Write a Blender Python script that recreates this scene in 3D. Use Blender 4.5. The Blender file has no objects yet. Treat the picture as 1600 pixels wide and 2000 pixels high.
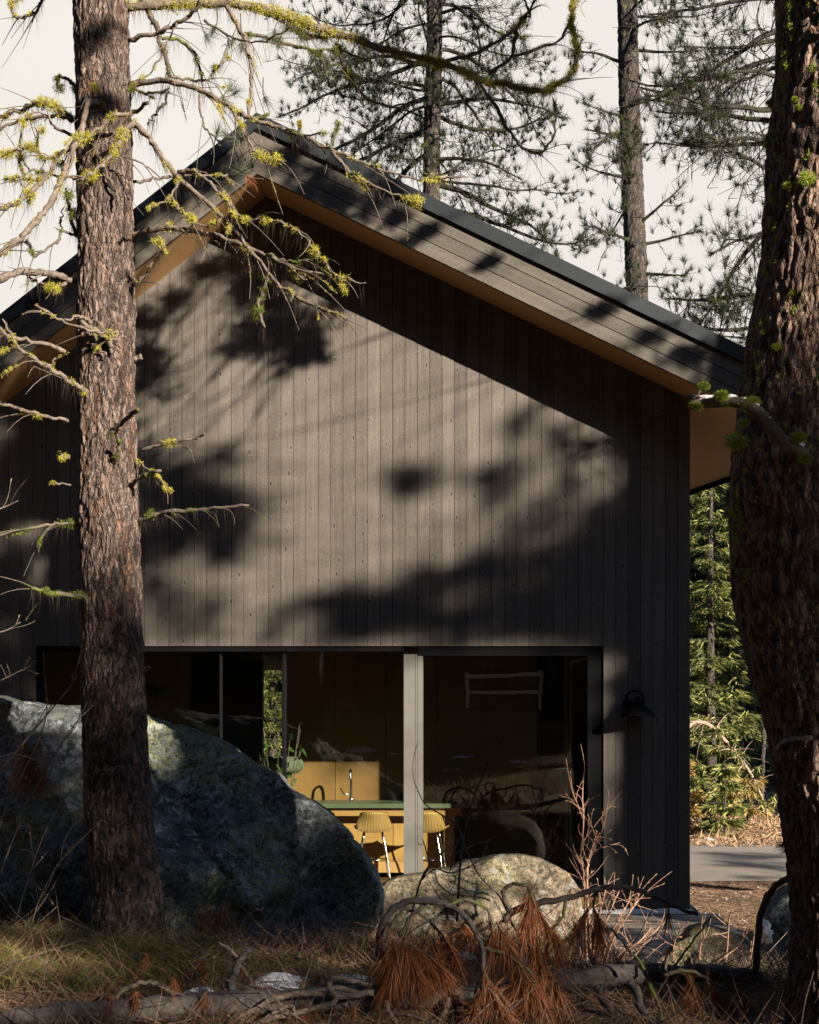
import bpy, math, random
import numpy as np
from mathutils import Vector

# ------------------------------------------------------------------ camera, sky, sun, exposure
sc = bpy.context.scene
COL = sc.collection
FPX, PPX, PPY, EYE, CY = 2716.0, 930.0, 1430.0, 1.73, -14.6
cam_d = bpy.data.cameras.new('camera')
cam = bpy.data.objects.new('camera', cam_d); COL.objects.link(cam)
cam.location = (0, CY, EYE); cam.rotation_euler = (math.radians(90), 0, 0)
cam_d.sensor_fit = 'HORIZONTAL'; cam_d.sensor_width = 24.0; cam_d.lens = 24.0*FPX/1600
cam_d.shift_x = (800-PPX)/1600; cam_d.shift_y = (PPY-1000)/1600
cam_d.clip_start = 0.05; cam_d.clip_end = 2000
sc.camera = cam

SUN = np.array([0.95, -1.0, 0.47])                 # towards the sun
SUNN = SUN/np.linalg.norm(SUN)
EXPOSURE = 1.7
world = bpy.data.worlds.new('World'); sc.world = world; world.use_nodes = True
wt = world.node_tree; wt.nodes.clear()
w_out = wt.nodes.new('ShaderNodeOutputWorld'); w_bg = wt.nodes.new('ShaderNodeBackground')
w_sky = wt.nodes.new('ShaderNodeTexSky'); w_sky.sky_type = 'NISHITA'; w_sky.sun_disc = False; w_sky.altitude = 1500; w_sky.air_density = 0.9; w_sky.dust_density = 0.3
w_sky.sun_elevation = math.asin(SUNN[2]); w_sky.sun_rotation = math.atan2(SUNN[0], SUNN[1])
w_tc = wt.nodes.new('ShaderNodeTexCoord'); w_sep = wt.nodes.new('ShaderNodeSeparateXYZ')
w_map = wt.nodes.new('ShaderNodeMapRange'); w_map.inputs['From Min'].default_value = 0.50; w_map.inputs['From Max'].default_value = 0.82
w_mix = wt.nodes.new('ShaderNodeMix'); w_mix.data_type = 'RGBA'
w_noise = wt.nodes.new('ShaderNodeTexNoise'); w_noise.inputs['Scale'].default_value = 2.0; w_noise.inputs['Detail'].default_value = 5
w_veil = wt.nodes.new('ShaderNodeMix'); w_veil.data_type = 'RGBA'
w_veil.inputs[6].default_value = (4.95, 4.68, 4.36, 1); w_veil.inputs[7].default_value = (5.9, 5.55, 5.10, 1)
wt.links.new(w_tc.outputs['Generated'], w_sep.inputs[0]); wt.links.new(w_tc.outputs['Generated'], w_noise.inputs['Vector'])
wt.links.new(w_sep.outputs['Y'], w_map.inputs['Value']); wt.links.new(w_map.outputs[0], w_mix.inputs[0])
wt.links.new(w_noise.outputs['Fac'], w_veil.inputs[0])
wt.links.new(w_sky.outputs[0], w_mix.inputs[6]); wt.links.new(w_veil.outputs[2], w_mix.inputs[7])
wt.links.new(w_mix.outputs[2], w_bg.inputs['Color']); w_bg.inputs['Strength'].default_value = 0.05
wt.links.new(w_bg.outputs[0], w_out.inputs[0])

sun_d = bpy.data.lights.new('sun', 'SUN'); sun_d.energy = 5.0; sun_d.angle = math.radians(0.53); sun_d.color = (1.0, 0.89, 0.74)
sun = bpy.data.objects.new('sun', sun_d); COL.objects.link(sun); sun.location = (20, -25, 20)
sun.rotation_euler = Vector(tuple(SUNN)).to_track_quat('Z', 'Y').to_euler()

sc.view_settings.view_transform = 'Standard'; sc.view_settings.look = 'None'
sc.view_settings.gamma = 1.0; sc.view_settings.exposure = EXPOSURE
sc.render.engine = 'CYCLES'
sc.cycles.use_denoising = True
sc.cycles.max_bounces = 6; sc.cycles.diffuse_bounces = 3; sc.cycles.glossy_bounces = 3
sc.cycles.transparent_max_bounces = 12; sc.cycles.caustics_reflective = False; sc.cycles.caustics_refractive = False

R = np.random.RandomState(7)
def PX(px, py, d):
    return np.array([(px-PPX)/FPX*d, CY+d, EYE+(PPY-py)/FPX*d])

# ------------------------------------------------------------------ numpy helpers
def _h(ix, iy, iz):
    n = (ix.astype(np.int64)*73856093) ^ (iy.astype(np.int64)*19349663) ^ (iz.astype(np.int64)*83492791)
    n = (n ^ (n >> 13))*1274126177 & 0x7fffffff
    n = (n ^ (n >> 16))*668265263 & 0x7fffffff
    return (n & 0xffff)/65535.0
def vnoise(p):
    f = np.floor(p); i = f.astype(np.int64); t = p-f; t = t*t*(3-2*t)
    x, y, z = i[:, 0], i[:, 1], i[:, 2]; tx, ty, tz = t[:, 0], t[:, 1], t[:, 2]
    def L(a, b, k): return a+(b-a)*k
    c = [[[_h(x+a, y+b, z+d) for d in (0, 1)] for b in (0, 1)] for a in (0, 1)]
    r = L(L(L(c[0][0][0], c[1][0][0], tx), L(c[0][1][0], c[1][1][0], tx), ty), L(L(c[0][0][1], c[1][0][1], tx), L(c[0][1][1], c[1][1][1], tx), ty), tz)
    return r*2-1
def fbm(p, o=4):
    s = 0; a = 1.0
    for k in range(o):
        s = s+a*vnoise(p*(2**k)+k*17.3); a *= 0.5
    return s
def worley(p):
    f = np.floor(p); i = f.astype(np.int64)
    d1 = np.full(len(p), 9.0); d2 = np.full(len(p), 9.0)
    for a in (-1, 0, 1):
        for b in (-1, 0, 1):
            for c in (-1, 0, 1):
                x, y, z = i[:, 0]+a, i[:, 1]+b, i[:, 2]+c
                q = np.stack([x+_h(x, y, z), y+_h(x+57, y, z), z+_h(x, y+91, z)], 1)
                d = np.linalg.norm(q-p, axis=1)
                d2 = np.where(d < d1, d1, np.minimum(d2, d)); d1 = np.minimum(d1, d)
    return d1, d2
def nrm(v): return v/np.maximum(np.linalg.norm(v, axis=-1, keepdims=True), 1e-9)
def smooth(pts, k=4):
    p = np.array(pts, float)
    if len(p) < 3: return np.array([p[0]+(p[-1]-p[0])*t for t in np.linspace(0, 1, k+1)])
    q = np.vstack([2*p[0]-p[1], p, 2*p[-1]-p[-2]]); out = []
    for j in range(1, len(q)-2):
        for t in np.arange(k)/k:
            out.append(0.5*((2*q[j])+(-q[j-1]+q[j+1])*t+(2*q[j-1]-5*q[j]+4*q[j+1]-q[j+2])*t*t+(-q[j-1]+3*q[j]-3*q[j+1]+q[j+2])*t**3))
    out.append(p[-1]); return np.array(out)

class MB:
    """collects triangles and quads, builds one mesh object"""
    def __init__(s): s.v = []; s.t = []; s.q = []; s.uv = []; s.at = []; s.n = 0
    def add(s, v, tris=None, quads=None, uv=None, at=None):
        v = np.asarray(v, float).reshape(-1, 3); s.v.append(v)
        s.uv.append(np.zeros((len(v), 2)) if uv is None else np.asarray(uv, float))
        s.at.append(np.zeros(len(v)) if at is None else np.asarray(at, float))
        if tris is not None and len(tris): s.t.append(np.asarray(tris, np.int64)+s.n)
        if quads is not None and len(quads): s.q.append(np.asarray(quads, np.int64)+s.n)
        s.n += len(v)
    def box(s, a, b, axis=0, jit=None):
        (x0, y0, z0), (x1, y1, z1) = a, b
        v = np.array([[x0, y0, z0], [x1, y0, z0], [x1, y1, z0], [x0, y1, z0], [x0, y0, z1], [x1, y0, z1], [x1, y1, z1], [x0, y1, z1]], float)
        o = R.rand()*50 if jit is None else jit
        cr = [1, 0, 1][axis] if axis != 1 else 0
        al = v[:, axis]; ac = v[:, 0 if axis != 0 else 2]+(v[:, 1] if axis == 0 else 0)
        s.add(v, quads=[[0, 3, 2, 1], [4, 5, 6, 7], [0, 1, 5, 4], [1, 2, 6, 5], [2, 3, 7, 6], [3, 0, 4, 7]], uv=np.stack([al+o*3, ac+o], 1))
    def prism(s, pts, y0, y1, uvdir=None, off=0.0):
        """extrude a polygon given as (x,z), counter-clockwise seen from -y, from y0 to y1"""
        p = np.array(pts, float); n = len(p)
        f = np.stack([p[:, 0], np.full(n, y0), p[:, 1]], 1); b = f.copy(); b[:, 1] = y1
        d = np.array(uvdir if uvdir is not None else (0, 1), float); d /= np.linalg.norm(d)
        u = p@d+off*3; w = p@np.array([-d[1], d[0]])+off
        uv = np.vstack([np.stack([u, w], 1)]*2)
        tr = [[0, i, i+1] for i in range(1, n-1)]+[[n, n+i+1, n+i] for i in range(1, n-1)]
        qd = [[i, n+i, n+(i+1) % n, (i+1) % n] for i in range(n)]
        s.add(np.vstack([f, b]), tris=tr, quads=qd, uv=uv)
    def tube(s, pts, rad, seg=6, cap=True):
        p = np.asarray(pts, float); n = len(p)
        rad = np.broadcast_to(np.asarray(rad, float), (n,))
        t = np.gradient(p, axis=0); t = nrm(t)
        a = np.array([0.31, 0.17, 0.93]); u = np.cross(t[0], a)
        if np.linalg.norm(u) < 0.1: u = np.cross(t[0], [1, 0, 0])
        U = np.zeros_like(p); u = u/np.linalg.norm(u)
        for k in range(n):
            u = u-t[k]*np.dot(u, t[k]); u = u/max(np.linalg.norm(u), 1e-9); U[k] = u
        W = np.cross(t, U); th = np.arange(seg)*2*math.pi/seg
        ring = U[:, None, :]*np.cos(th)[None, :, None]+W[:, None, :]*np.sin(th)[None, :, None]
        v = p[:, None, :]+ring*rad[:, None, None]
        i = np.arange(n-1)[:, None]*seg; j = np.arange(seg)[None, :]; j2 = (j+1) % seg
        q = np.stack([i+j, i+j2, i+seg+j2, i+seg+j], -1).reshape(-1, 4)
        L = np.concatenate([[0], np.cumsum(np.linalg.norm(np.diff(p, axis=0), axis=1))])
        uv = np.stack([np.repeat(L, seg), np.tile(th*0.02, n)], 1)
        vv = v.reshape(-1, 3); tr = None
        if cap:
            vv = np.vstack([vv, p[0], p[-1]]); uv = np.vstack([uv, [0, 0], [L[-1], 0]]); c = n*seg
            tr = [[c, (k+1) % seg, k] for k in range(seg)]+[[c+1, (n-1)*seg+k, (n-1)*seg+(k+1) % seg] for k in range(seg)]
        s.add(vv, tris=tr, quads=q, uv=uv)
    def needles(s, base, d, ln, w):
        n = len(base)
        if n == 0: return
        d = nrm(d); side = nrm(np.cross(d, R.randn(n, 3)))*(np.broadcast_to(w, (n,))[:, None]*0.5)
        v = np.stack([base-side, base+side, base+d*np.broadcast_to(ln, (n,))[:, None]], 1).reshape(-1, 3)
        s.add(v, tris=np.arange(n*3).reshape(-1, 3))
    def blades(s, base, d, ln, w, bend):
        n = len(base); d = nrm(d); ln = np.broadcast_to(ln, (n,))[:, None]; w = np.broadcast_to(w, (n,))[:, None]
        side = nrm(np.cross(d, R.randn(n, 3)))*w*0.5
        mid = base+d*ln*0.55+bend*0.3; tip = base+d*ln+bend
        v = np.stack([base-side, base+side, mid+side*0.8, mid-side*0.8, tip], 1).reshape(-1, 3)
        k = np.arange(n)[:, None]*5
        s.add(v, quads=k+np.array([[0, 1, 2, 3]]), tris=k+np.array([[3, 2, 4]]))
    def build(s, name, mat, parent=None, sm=False, attr=None):
        me = bpy.data.meshes.new(name)
        v = np.vstack(s.v); T = np.vstack(s.t) if s.t else np.zeros((0, 3), np.int64); Q = np.vstack(s.q) if s.q else np.zeros((0, 4), np.int64)
        me.vertices.add(len(v)); me.vertices.foreach_set('co', v.astype(np.float32).ravel())
        nl = len(T)*3+len(Q)*4; me.loops.add(nl); li = np.concatenate([T.ravel(), Q.ravel()]).astype(np.int32)
        me.loops.foreach_set('vertex_index', li)
        me.polygons.add(len(T)+len(Q))
        st = np.concatenate([np.arange(len(T))*3, len(T)*3+np.arange(len(Q))*4]).astype(np.int32)
        me.polygons.foreach_set('loop_start', st)
        me.polygons.foreach_set('use_smooth', np.full(len(T)+len(Q), bool(sm)))
        uvl = me.uv_layers.new(name='UVMap'); uv = np.vstack(s.uv)
        uvl.data.foreach_set('uv', uv[li].astype(np.float32).ravel())
        if attr:
            a = me.attributes.new(attr, 'FLOAT', 'POINT'); a.data.foreach_set('value', np.concatenate(s.at).astype(np.float32))
        me.update(calc_edges=True); me.validate()
        me.materials.append(mat)
        o = bpy.data.objects.new(name, me); COL.objects.link(o)
        if parent is not None:
            o.parent = parent
            off = Vector((0, 0, 0)); q = parent
            while q is not None: off += Vector(q.location); q = q.parent
            o.location = -off
        return o

def tag(o, label, cat, group=None, kind=None):
    o['label'] = label; o['category'] = cat
    if group: o['group'] = group
    if kind: o['kind'] = kind
    return o
def thing(name, label, cat, loc, group=None):
    o = bpy.data.objects.new(name, None); COL.objects.link(o); o.location = tuple(float(c) for c in loc)
    o.empty_display_size = 0.2
    return tag(o, label, cat, group)
def struct(o): o['kind'] = 'structure'; return o

# ------------------------------------------------------------------ materials
class NT:
    def __init__(s, name):
        s.m = bpy.data.materials.new(name); s.m.use_nodes = True; s.t = s.m.node_tree
        s.b = s.t.nodes['Principled BSDF']; s.o = s.t.nodes['Material Output']
    def N(s, typ, ins=None, **props):
        n = s.t.nodes.new('ShaderNode'+typ)
        for k, v in props.items(): setattr(n, k, v)
        for k, v in (ins or {}).items(): s.set(n, k, v)
        return n
    def set(s, n, k, v):
        i = n.inputs[k]
        if isinstance(v, bpy.types.NodeSocket): s.t.links.new(v, i)
        elif isinstance(v, bpy.types.Node): s.t.links.new(v.outputs[0], i)
        else:
            if i.type == 'RGBA' and hasattr(v, '__len__') and len(v) == 3: v = (*v, 1)
            i.default_value = v
    def math(s, op, a, b=0.0, c=None):
        n = s.N('Math', {0: a, 1: b}, operation=op)
        if c is not None: s.set(n, 2, c)
        return n.outputs[0]
    def mix(s, f, a, b):
        n = s.N('Mix', data_type='RGBA'); s.set(n, 0, f); s.set(n, 6, a); s.set(n, 7, b); return n.outputs[2]
    def ramp(s, f, lo, hi):
        n = s.N('MapRange', {'Value': f, 'From Min': lo, 'From Max': hi}); return n.outputs[0]
    def noise(s, vec, scale, detail=4, rough=0.55):
        n = s.N('TexNoise', {'Scale': scale, 'Detail': detail, 'Roughness': rough})
        if vec is not None: s.set(n, 'Vector', vec)
        return n.outputs['Fac']
    def voro(s, vec, scale, feature='F1', out='Distance', rnd=1.0):
        n = s.N('TexVoronoi', {'Scale': scale, 'Randomness': rnd}, feature=feature)
        if vec is not None: s.set(n, 'Vector', vec)
        return n.outputs[out]
    def map(s, vec, scale): return s.N('Mapping', {'Vector': vec, 'Scale': scale}).outputs[0]
    def obj(s): return s.N('TexCoord').outputs['Object']
    def uv(s): return s.N('TexCoord').outputs['UV']
    def bump(s, h, strength, dist=0.01):
        s.set(s.b, 'Normal', s.N('Bump', {'Height': h, 'Strength': strength, 'Distance': dist}).outputs[0])
    def fin(s, col=None, rough=None, spec=None, metal=None):
        for k, v in (('Base Color', col), ('Roughness', rough), ('Specular IOR Level', spec), ('Metallic', metal)):
            if v is not None: s.set(s.b, k, v)
        return s.m

def m_wood(name, dark, light, bw=None, rough=0.6, nails=False, grain=1.0, knots=0.35, spec=0.4, rw=0.30):
    """boards: u runs along the grain, v across, in metres"""
    k = NT(name); uv = k.uv(); sx = k.N('SeparateXYZ', {0: uv})
    u, v = sx.outputs[0], sx.outputs[1]
    idx = k.math('FLOOR', k.math('DIVIDE', v, bw or 0.13))
    rnd = k.N('TexWhiteNoise', {'W': idx}, noise_dimensions='1D').outputs['Value']
    u2 = k.math('ADD', u, k.math('MULTIPLY', rnd, 40.0))
    g1 = k.noise(k.N('CombineXYZ', {0: k.math('MULTIPLY', u2, 0.35), 1: k.math('MULTIPLY', v, 9.0), 2: rnd}).outputs[0], 3.0, 5, 0.6)
    g2 = k.noise(k.N('CombineXYZ', {0: k.math('MULTIPLY', u2, 1.2), 1: k.math('MULTIPLY', v, 60.0), 2: rnd}).outputs[0], 4.0, 3, 0.6)
    kv = k.N('CombineXYZ', {0: k.math('MULTIPLY', u2, 4.2), 1: k.math('MULTIPLY', v, 10.0), 2: 0.0}).outputs[0]
    kd = k.voro(kv, 1.0)
    ring = k.math('SINE', k.math('MULTIPLY', k.math('ADD', kd, k.math('MULTIPLY', g1, 0.9)), 42.0))
    fac = k.math('ADD', k.math('MULTIPLY', g1, 0.6*grain), k.math('MULTIPLY', g2, 0.5*grain))
    fac = k.math('ADD', fac, k.math('MULTIPLY', ring, 0.07*grain))
    fac = k.math('ADD', fac, k.math('MULTIPLY', k.math('SUBTRACT', rnd, 0.5), rw))
    fac = k.ramp(fac, 0.15, 1.1)
    c = k.mix(fac, dark, light)
    kn = k.ramp(kd, 0.13, 0.05); c = k.mix(k.math('MULTIPLY', kn, knots), c, tuple(x*0.25 for x in dark))
    halo = k.math('MULTIPLY', k.ramp(kd, 0.2, 0.13), k.ramp(kd, 0.08, 0.13))
    c = k.mix(k.math('MULTIPLY', halo, knots*0.25), c, tuple(min(1, x*1.35) for x in light))
    if nails:
        fu = k.math('FRACT', k.math('DIVIDE', k.math('ADD', u, k.math('MULTIPLY', rnd, 0.012)), 0.42))
        fv = k.math('FRACT', k.math('DIVIDE', v, 0.13))
        du = k.math('MULTIPLY', k.math('ABSOLUTE', k.math('SUBTRACT', fu, 0.5)), 0.42)
        dv = k.math('MULTIPLY', k.math('ABSOLUTE', k.math('SUBTRACT', k.math('ABSOLUTE', k.math('SUBTRACT', fv, 0.5)), 0.27)), 0.13)
        dd = k.math('SQRT', k.math('ADD', k.math('MULTIPLY', du, du), k.math('MULTIPLY', dv, dv)))
        c = k.mix(k.math('MULTIPLY', k.ramp(dd, 0.005, 0.003), 0.35), c, (0.36, 0.34, 0.31))
    k.bump(k.math('ADD', g2, k.math('MULTIPLY', ring, 0.2)), 0.25, 0.004)
    return k.fin(c, rough, spec)

M_CLAD = m_wood('stained_cladding', (0.046, 0.0405, 0.036), (0.162, 0.1415, 0.1235), nails=True, rough=0.6, knots=0.85, spec=0.15)
M_FASC = m_wood('stained_fascia', (0.032, 0.029, 0.0265), (0.105, 0.093, 0.079), bw=0.147, rough=0.55, knots=0.4, grain=1.4, spec=0.18)
M_SOFF = m_wood('soffit_fir', (0.48, 0.26, 0.105), (0.66, 0.40, 0.175), bw=5.0, rough=0.5, knots=0.0, grain=0.8)
M_OAK = m_wood('oak', (0.36, 0.20, 0.06), (0.54, 0.33, 0.11), bw=0.4, rough=0.45, knots=0.0, grain=0.7)
M_PANEL = m_wood('wall_panelling', (0.23, 0.125, 0.04), (0.36, 0.21, 0.07), bw=0.6, rough=0.5, knots=0.0, grain=0.6)
M_DECK = m_wood('weathered_decking', (0.17, 0.14, 0.115), (0.44, 0.37, 0.31), bw=0.14, rough=0.75, knots=0.2, rw=1.2)

def m_plain(name, col, rough=0.5, metal=0.0, spec=0.5, var=0.0, sc_=30):
    k = NT(name)
    c = col
    if var:
        n = k.noise(k.obj(), sc_, 5); c = k.mix(n, tuple(x*(1-var) for x in col), tuple(x*(1+var) for x in col)); k.bump(n, 0.15, 0.005)
    return k.fin(c, rough, spec, metal)
M_BLACK = m_plain('black_frame', (0.005, 0.005, 0.006), 0.8, spec=0.06, var=0.2)
M_BACK = m_plain('dark_backing', (0.006, 0.006, 0.006), 0.9, var=0.2)
M_METAL = m_plain('dark_steel_roofing', (0.035, 0.040, 0.046), 0.38, 0.6, var=0.15, sc_=6)
M_ALU = m_plain('pale_post', (0.105, 0.10, 0.092), 0.45, var=0.08, sc_=20)
M_CHROME = m_plain('brushed_steel', (0.55, 0.55, 0.55), 0.18, 1.0, var=0.05)
M_GREEN = m_plain('green_counter', (0.115, 0.15, 0.085), 0.35, var=0.12, sc_=40)
M_CONC = m_plain('concrete', (0.30, 0.27, 0.24), 0.9, var=0.2)
M_PLAST = m_plain('interior_plaster', (0.16, 0.125, 0.075), 0.9, var=0.08, sc_=4)
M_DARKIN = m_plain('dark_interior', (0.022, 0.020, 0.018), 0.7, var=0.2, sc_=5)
M_SOFA = m_plain('green_upholstery', (0.10, 0.12, 0.075), 0.85, var=0.2, sc_=60)
M_WHITE = m_plain('white_paint', (0.75, 0.74, 0.72), 0.6, var=0.06)
M_FLOORIN = m_wood('oak_floor', (0.16, 0.09, 0.04), (0.25, 0.15, 0.07), bw=0.2, rough=0.4, knots=0.1)

def m_rattan():
    k = NT('rattan'); uv = k.uv()
    w = k.N('TexWave', {'Vector': uv, 'Scale': 14.0, 'Distortion': 0.6}, wave_type='BANDS', bands_direction='Y').outputs['Fac']
    w2 = k.N('TexWave', {'Vector': uv, 'Scale': 9.0, 'Distortion': 0.6}, wave_type='BANDS', bands_direction='X').outputs['Fac']
    h = k.math('MULTIPLY', w, k.math('ADD', 0.5, k.math('MULTIPLY', w2, 0.5)))
    k.bump(h, 0.8, 0.01)
    return k.fin(k.mix(h, (0.22, 0.12, 0.03), (0.58, 0.37, 0.12)), 0.55)
M_RATTAN = m_rattan()

def m_glass():
    k = NT('window_glass'); t = k.t; t.nodes.remove(k.b)
    n = k.noise(k.obj(), 1.6, 2)
    bp = k.N('Bump', {'Height': n, 'Strength': 0.012, 'Distance': 0.05})
    bfc = k.N('NewGeometry').outputs['Backfacing']
    ior = k.math('ADD', 2.0, k.math('MULTIPLY', bfc, 1/2.0-2.0))
    fr = k.N('Fresnel', {'IOR': ior, 'Normal': bp.outputs[0]})
    tr = k.N('BsdfTransparent', {'Color': (0.80, 0.84, 0.80)}); gl = k.N('BsdfGlossy', {'Roughness': 0.0, 'Normal': bp.outputs[0]})
    mx = k.N('MixShader', {0: fr.outputs[0], 1: tr.outputs[0], 2: gl.outputs[0]})
    t.links.new(mx.outputs[0], k.o.inputs[0]); return k.m
M_GLASS = m_glass()

def m_bark(name, plate, plate2, seam, dark, moss=None, mossamt=0.0, zs=1.0):
    k = NT(name); co = k.obj()
    at = k.N('Attribute', attribute_name='crack').outputs['Fac']
    n1 = k.noise(k.map(co, (14, 14, 3.0*zs)), 2.2, 6, 0.65); n2 = k.noise(k.map(co, (1, 1, .4)), 34, 5, 0.7)
    c = k.mix(k.ramp(n1, 0.35, 0.68), plate, plate2)
    c = k.mix(k.ramp(n2, 0.62, 0.3), c, tuple(x*0.4 for x in plate))
    se = k.math('MULTIPLY', k.math('MULTIPLY', k.ramp(at, 0.34, 0.12), 0.8), k.ramp(k.noise(k.map(co, (7, 7, 1.3)), 2.0, 3), 0.50, 0.62))
    c = k.mix(se, c, seam)
    dk = k.math('MULTIPLY', k.ramp(at, 0.36, 0.08), k.ramp(k.noise(k.map(co, (4, 4, 1.2)), 2.5, 3), 0.74, 0.42))
    c = k.mix(dk, c, dark)
    if moss:
        mz = k.noise(co, 5.0, 5, 0.75); c = k.mix(k.ramp(mz, 0.62-mossamt*0.1, 0.70-mossamt*0.1), c, moss)
    wv = k.N('VectorMath', {0: k.map(co, (1, 1, .32)), 1: k.map(k.N('TexNoise', {'Vector': co, 'Scale': 14.0, 'Detail': 3.0}).outputs['Color'], (.05, .05, .05))}, operation='ADD').outputs[0]
    fk_ = k.N('SeparateXYZ', {0: k.N('TexVoronoi', {'Vector': wv, 'Scale': 46.0}).outputs['Color']}).outputs[0]; ed_ = k.voro(wv, 46.0, 'DISTANCE_TO_EDGE')
    c = k.mix(k.math('MULTIPLY', k.ramp(fk_, .35, 1.0), .55), c, tuple(x*1.5 for x in plate2)); c = k.mix(k.math('MULTIPLY', k.ramp(fk_, .4, 0.0), .55), c, tuple(x*.45 for x in plate)); c = k.mix(k.math('MULTIPLY', k.ramp(ed_, .07, .01), .6), c, dark)
    h = k.math('ADD', k.math('ADD', k.math('MULTIPLY', fk_, .9), k.math('MULTIPLY', k.ramp(ed_, 0, .15), .5)), k.math('ADD', k.math('MULTIPLY', n1, 0.8), k.math('ADD', k.math('MULTIPLY', n2, 0.6), at)))
    k.bump(h, 0.85, 0.02)
    return k.fin(c, 0.85, 0.25)
M_BARK1 = m_bark('pine_bark', (0.072, 0.051, 0.044), (0.172, 0.126, 0.108), (0.34, 0.13, 0.05), (0.014, 0.010, 0.009))
M_BARK2 = m_bark('old_pine_bark', (0.088, 0.060, 0.047), (0.225, 0.152, 0.118), (0.21, 0.082, 0.034), (0.008, 0.006, 0.005), (0.10, 0.12, 0.015), 0.2)
M_BARK3 = m_bark('grey_pine_bark', (0.042, 0.035, 0.032), (0.095, 0.079, 0.071), (0.12, 0.07, 0.04), (0.02, 0.016, 0.014), (0.12, 0.12, 0.012), 0.4)

def m_twig(name, a, b, scale=25, moss=None):
    k = NT(name); n = k.noise(k.obj(), scale, 5, 0.7); n2 = k.noise(k.obj(), 120, 3)
    c = k.mix(k.ramp(n, 0.35, 0.65), a, b)
    if moss: c = k.mix(k.ramp(k.noise(k.obj(), 6, 4, 0.7), 0.55, 0.62), c, moss)
    k.bump(k.math('ADD', n, n2), 0.6, 0.006)
    return k.fin(c, 0.85, 0.25)
M_LIMB = m_twig('grey_limb', (0.065, 0.050, 0.040), (0.185, 0.148, 0.122), 30)
M_LIMBM = m_twig('mossy_limb', (0.055, 0.045, 0.035), (0.13, 0.105, 0.085), 30, (0.085, 0.10, 0.02))
M_LIMBD = m_twig('dark_limb', (0.014, 0.013, 0.010), (0.036, 0.033, 0.026), 20, (0.030, 0.042, 0.012))
M_LOG = m_twig('fallen_log_bark', (0.04, 0.034, 0.031), (0.105, 0.09, 0.084), 22)
M_TWIGP = m_twig('pale_twig', (0.27, 0.19, 0.15), (0.42, 0.31, 0.25), 60)
M_TWIGR = m_twig('reddish_twig', (0.22, 0.11, 0.075), (0.38, 0.25, 0.18), 40)

def m_leaf(name, cols, trans=0.3, rough=0.6):
    k = NT(name); ri = k.N('NewGeometry').outputs['Random Per Island']
    n = k.noise(k.obj(), 1.3, 3)
    f = k.math('ADD', k.math('MULTIPLY', ri, 0.7), k.math('MULTIPLY', k.math('SUBTRACT', n, 0.35), 0.9))
    cr = k.N('ValToRGB', {'Fac': f}); e = cr.color_ramp.elements
    e[0].position = 0.0; e[0].color = (*cols[0], 1); e[1].position = 1.0; e[1].color = (*cols[-1], 1)
    for i, c in enumerate(cols[1:-1]):
        x = e.new((i+1)/(len(cols)-1)); x.color = (*c, 1)
    k.fin(cr.outputs[0], rough, 0.3)
    tl = k.N('BsdfTranslucent', {'Color': cr.outputs[0]})
    mx = k.N('MixShader', {0: trans, 1: k.b.outputs[0], 2: tl.outputs[0]})
    k.t.links.new(mx.outputs[0], k.o.inputs[0]); return k.m
M_NEED = m_leaf('pine_needles', [(0.010, 0.016, 0.007), (0.022, 0.032, 0.012), (0.055, 0.062, 0.02)])
M_NEEDG = m_leaf('grey_green_needles', [(0.05, 0.065, 0.04), (0.12, 0.14, 0.09)])
M_FIR = m_leaf('fir_needles', [(0.022, 0.04, 0.010), (0.10, 0.12, 0.028), (0.50, 0.46, 0.16)], 0.35)
M_FIRD = m_leaf('dark_fir_needles', [(0.010, 0.016, 0.008), (0.03, 0.042, 0.016)], 0.2)
M_BROWN = m_leaf('dead_needles', [(0.09, 0.03, 0.013), (0.22, 0.074, 0.026), (0.38, 0.15, 0.055)], 0.3, 0.5)
M_LICH = m_leaf('wolf_lichen', [(0.24, 0.22, 0.035), (0.42, 0.38, 0.06), (0.55, 0.48, 0.10)], 0.3, 0.8)
M_MOSS = m_leaf('green_moss', [(0.05, 0.07, 0.012), (0.13, 0.16, 0.02), (0.26, 0.28, 0.035)], 0.3, 0.8)
M_HANG = m_leaf('hanging_lichen', [(0.03, 0.022, 0.016), (0.075, 0.055, 0.04)], 0.3, 0.9)
M_GRASS = m_leaf('dry_grass', [(0.035, 0.045, 0.016), (0.09, 0.085, 0.03), (0.24, 0.155, 0.07), (0.46, 0.33, 0.17)], 0.3, 0.7)
M_LITTER = m_leaf('needle_litter', [(0.045, 0.025, 0.017), (0.13, 0.07, 0.045), (0.33, 0.215, 0.15)], 0.1, 0.8)
M_PLANT = m_leaf('house_plant_leaves', [(0.03, 0.07, 0.015), (0.08, 0.15, 0.03)], 0.35, 0.5)

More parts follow.
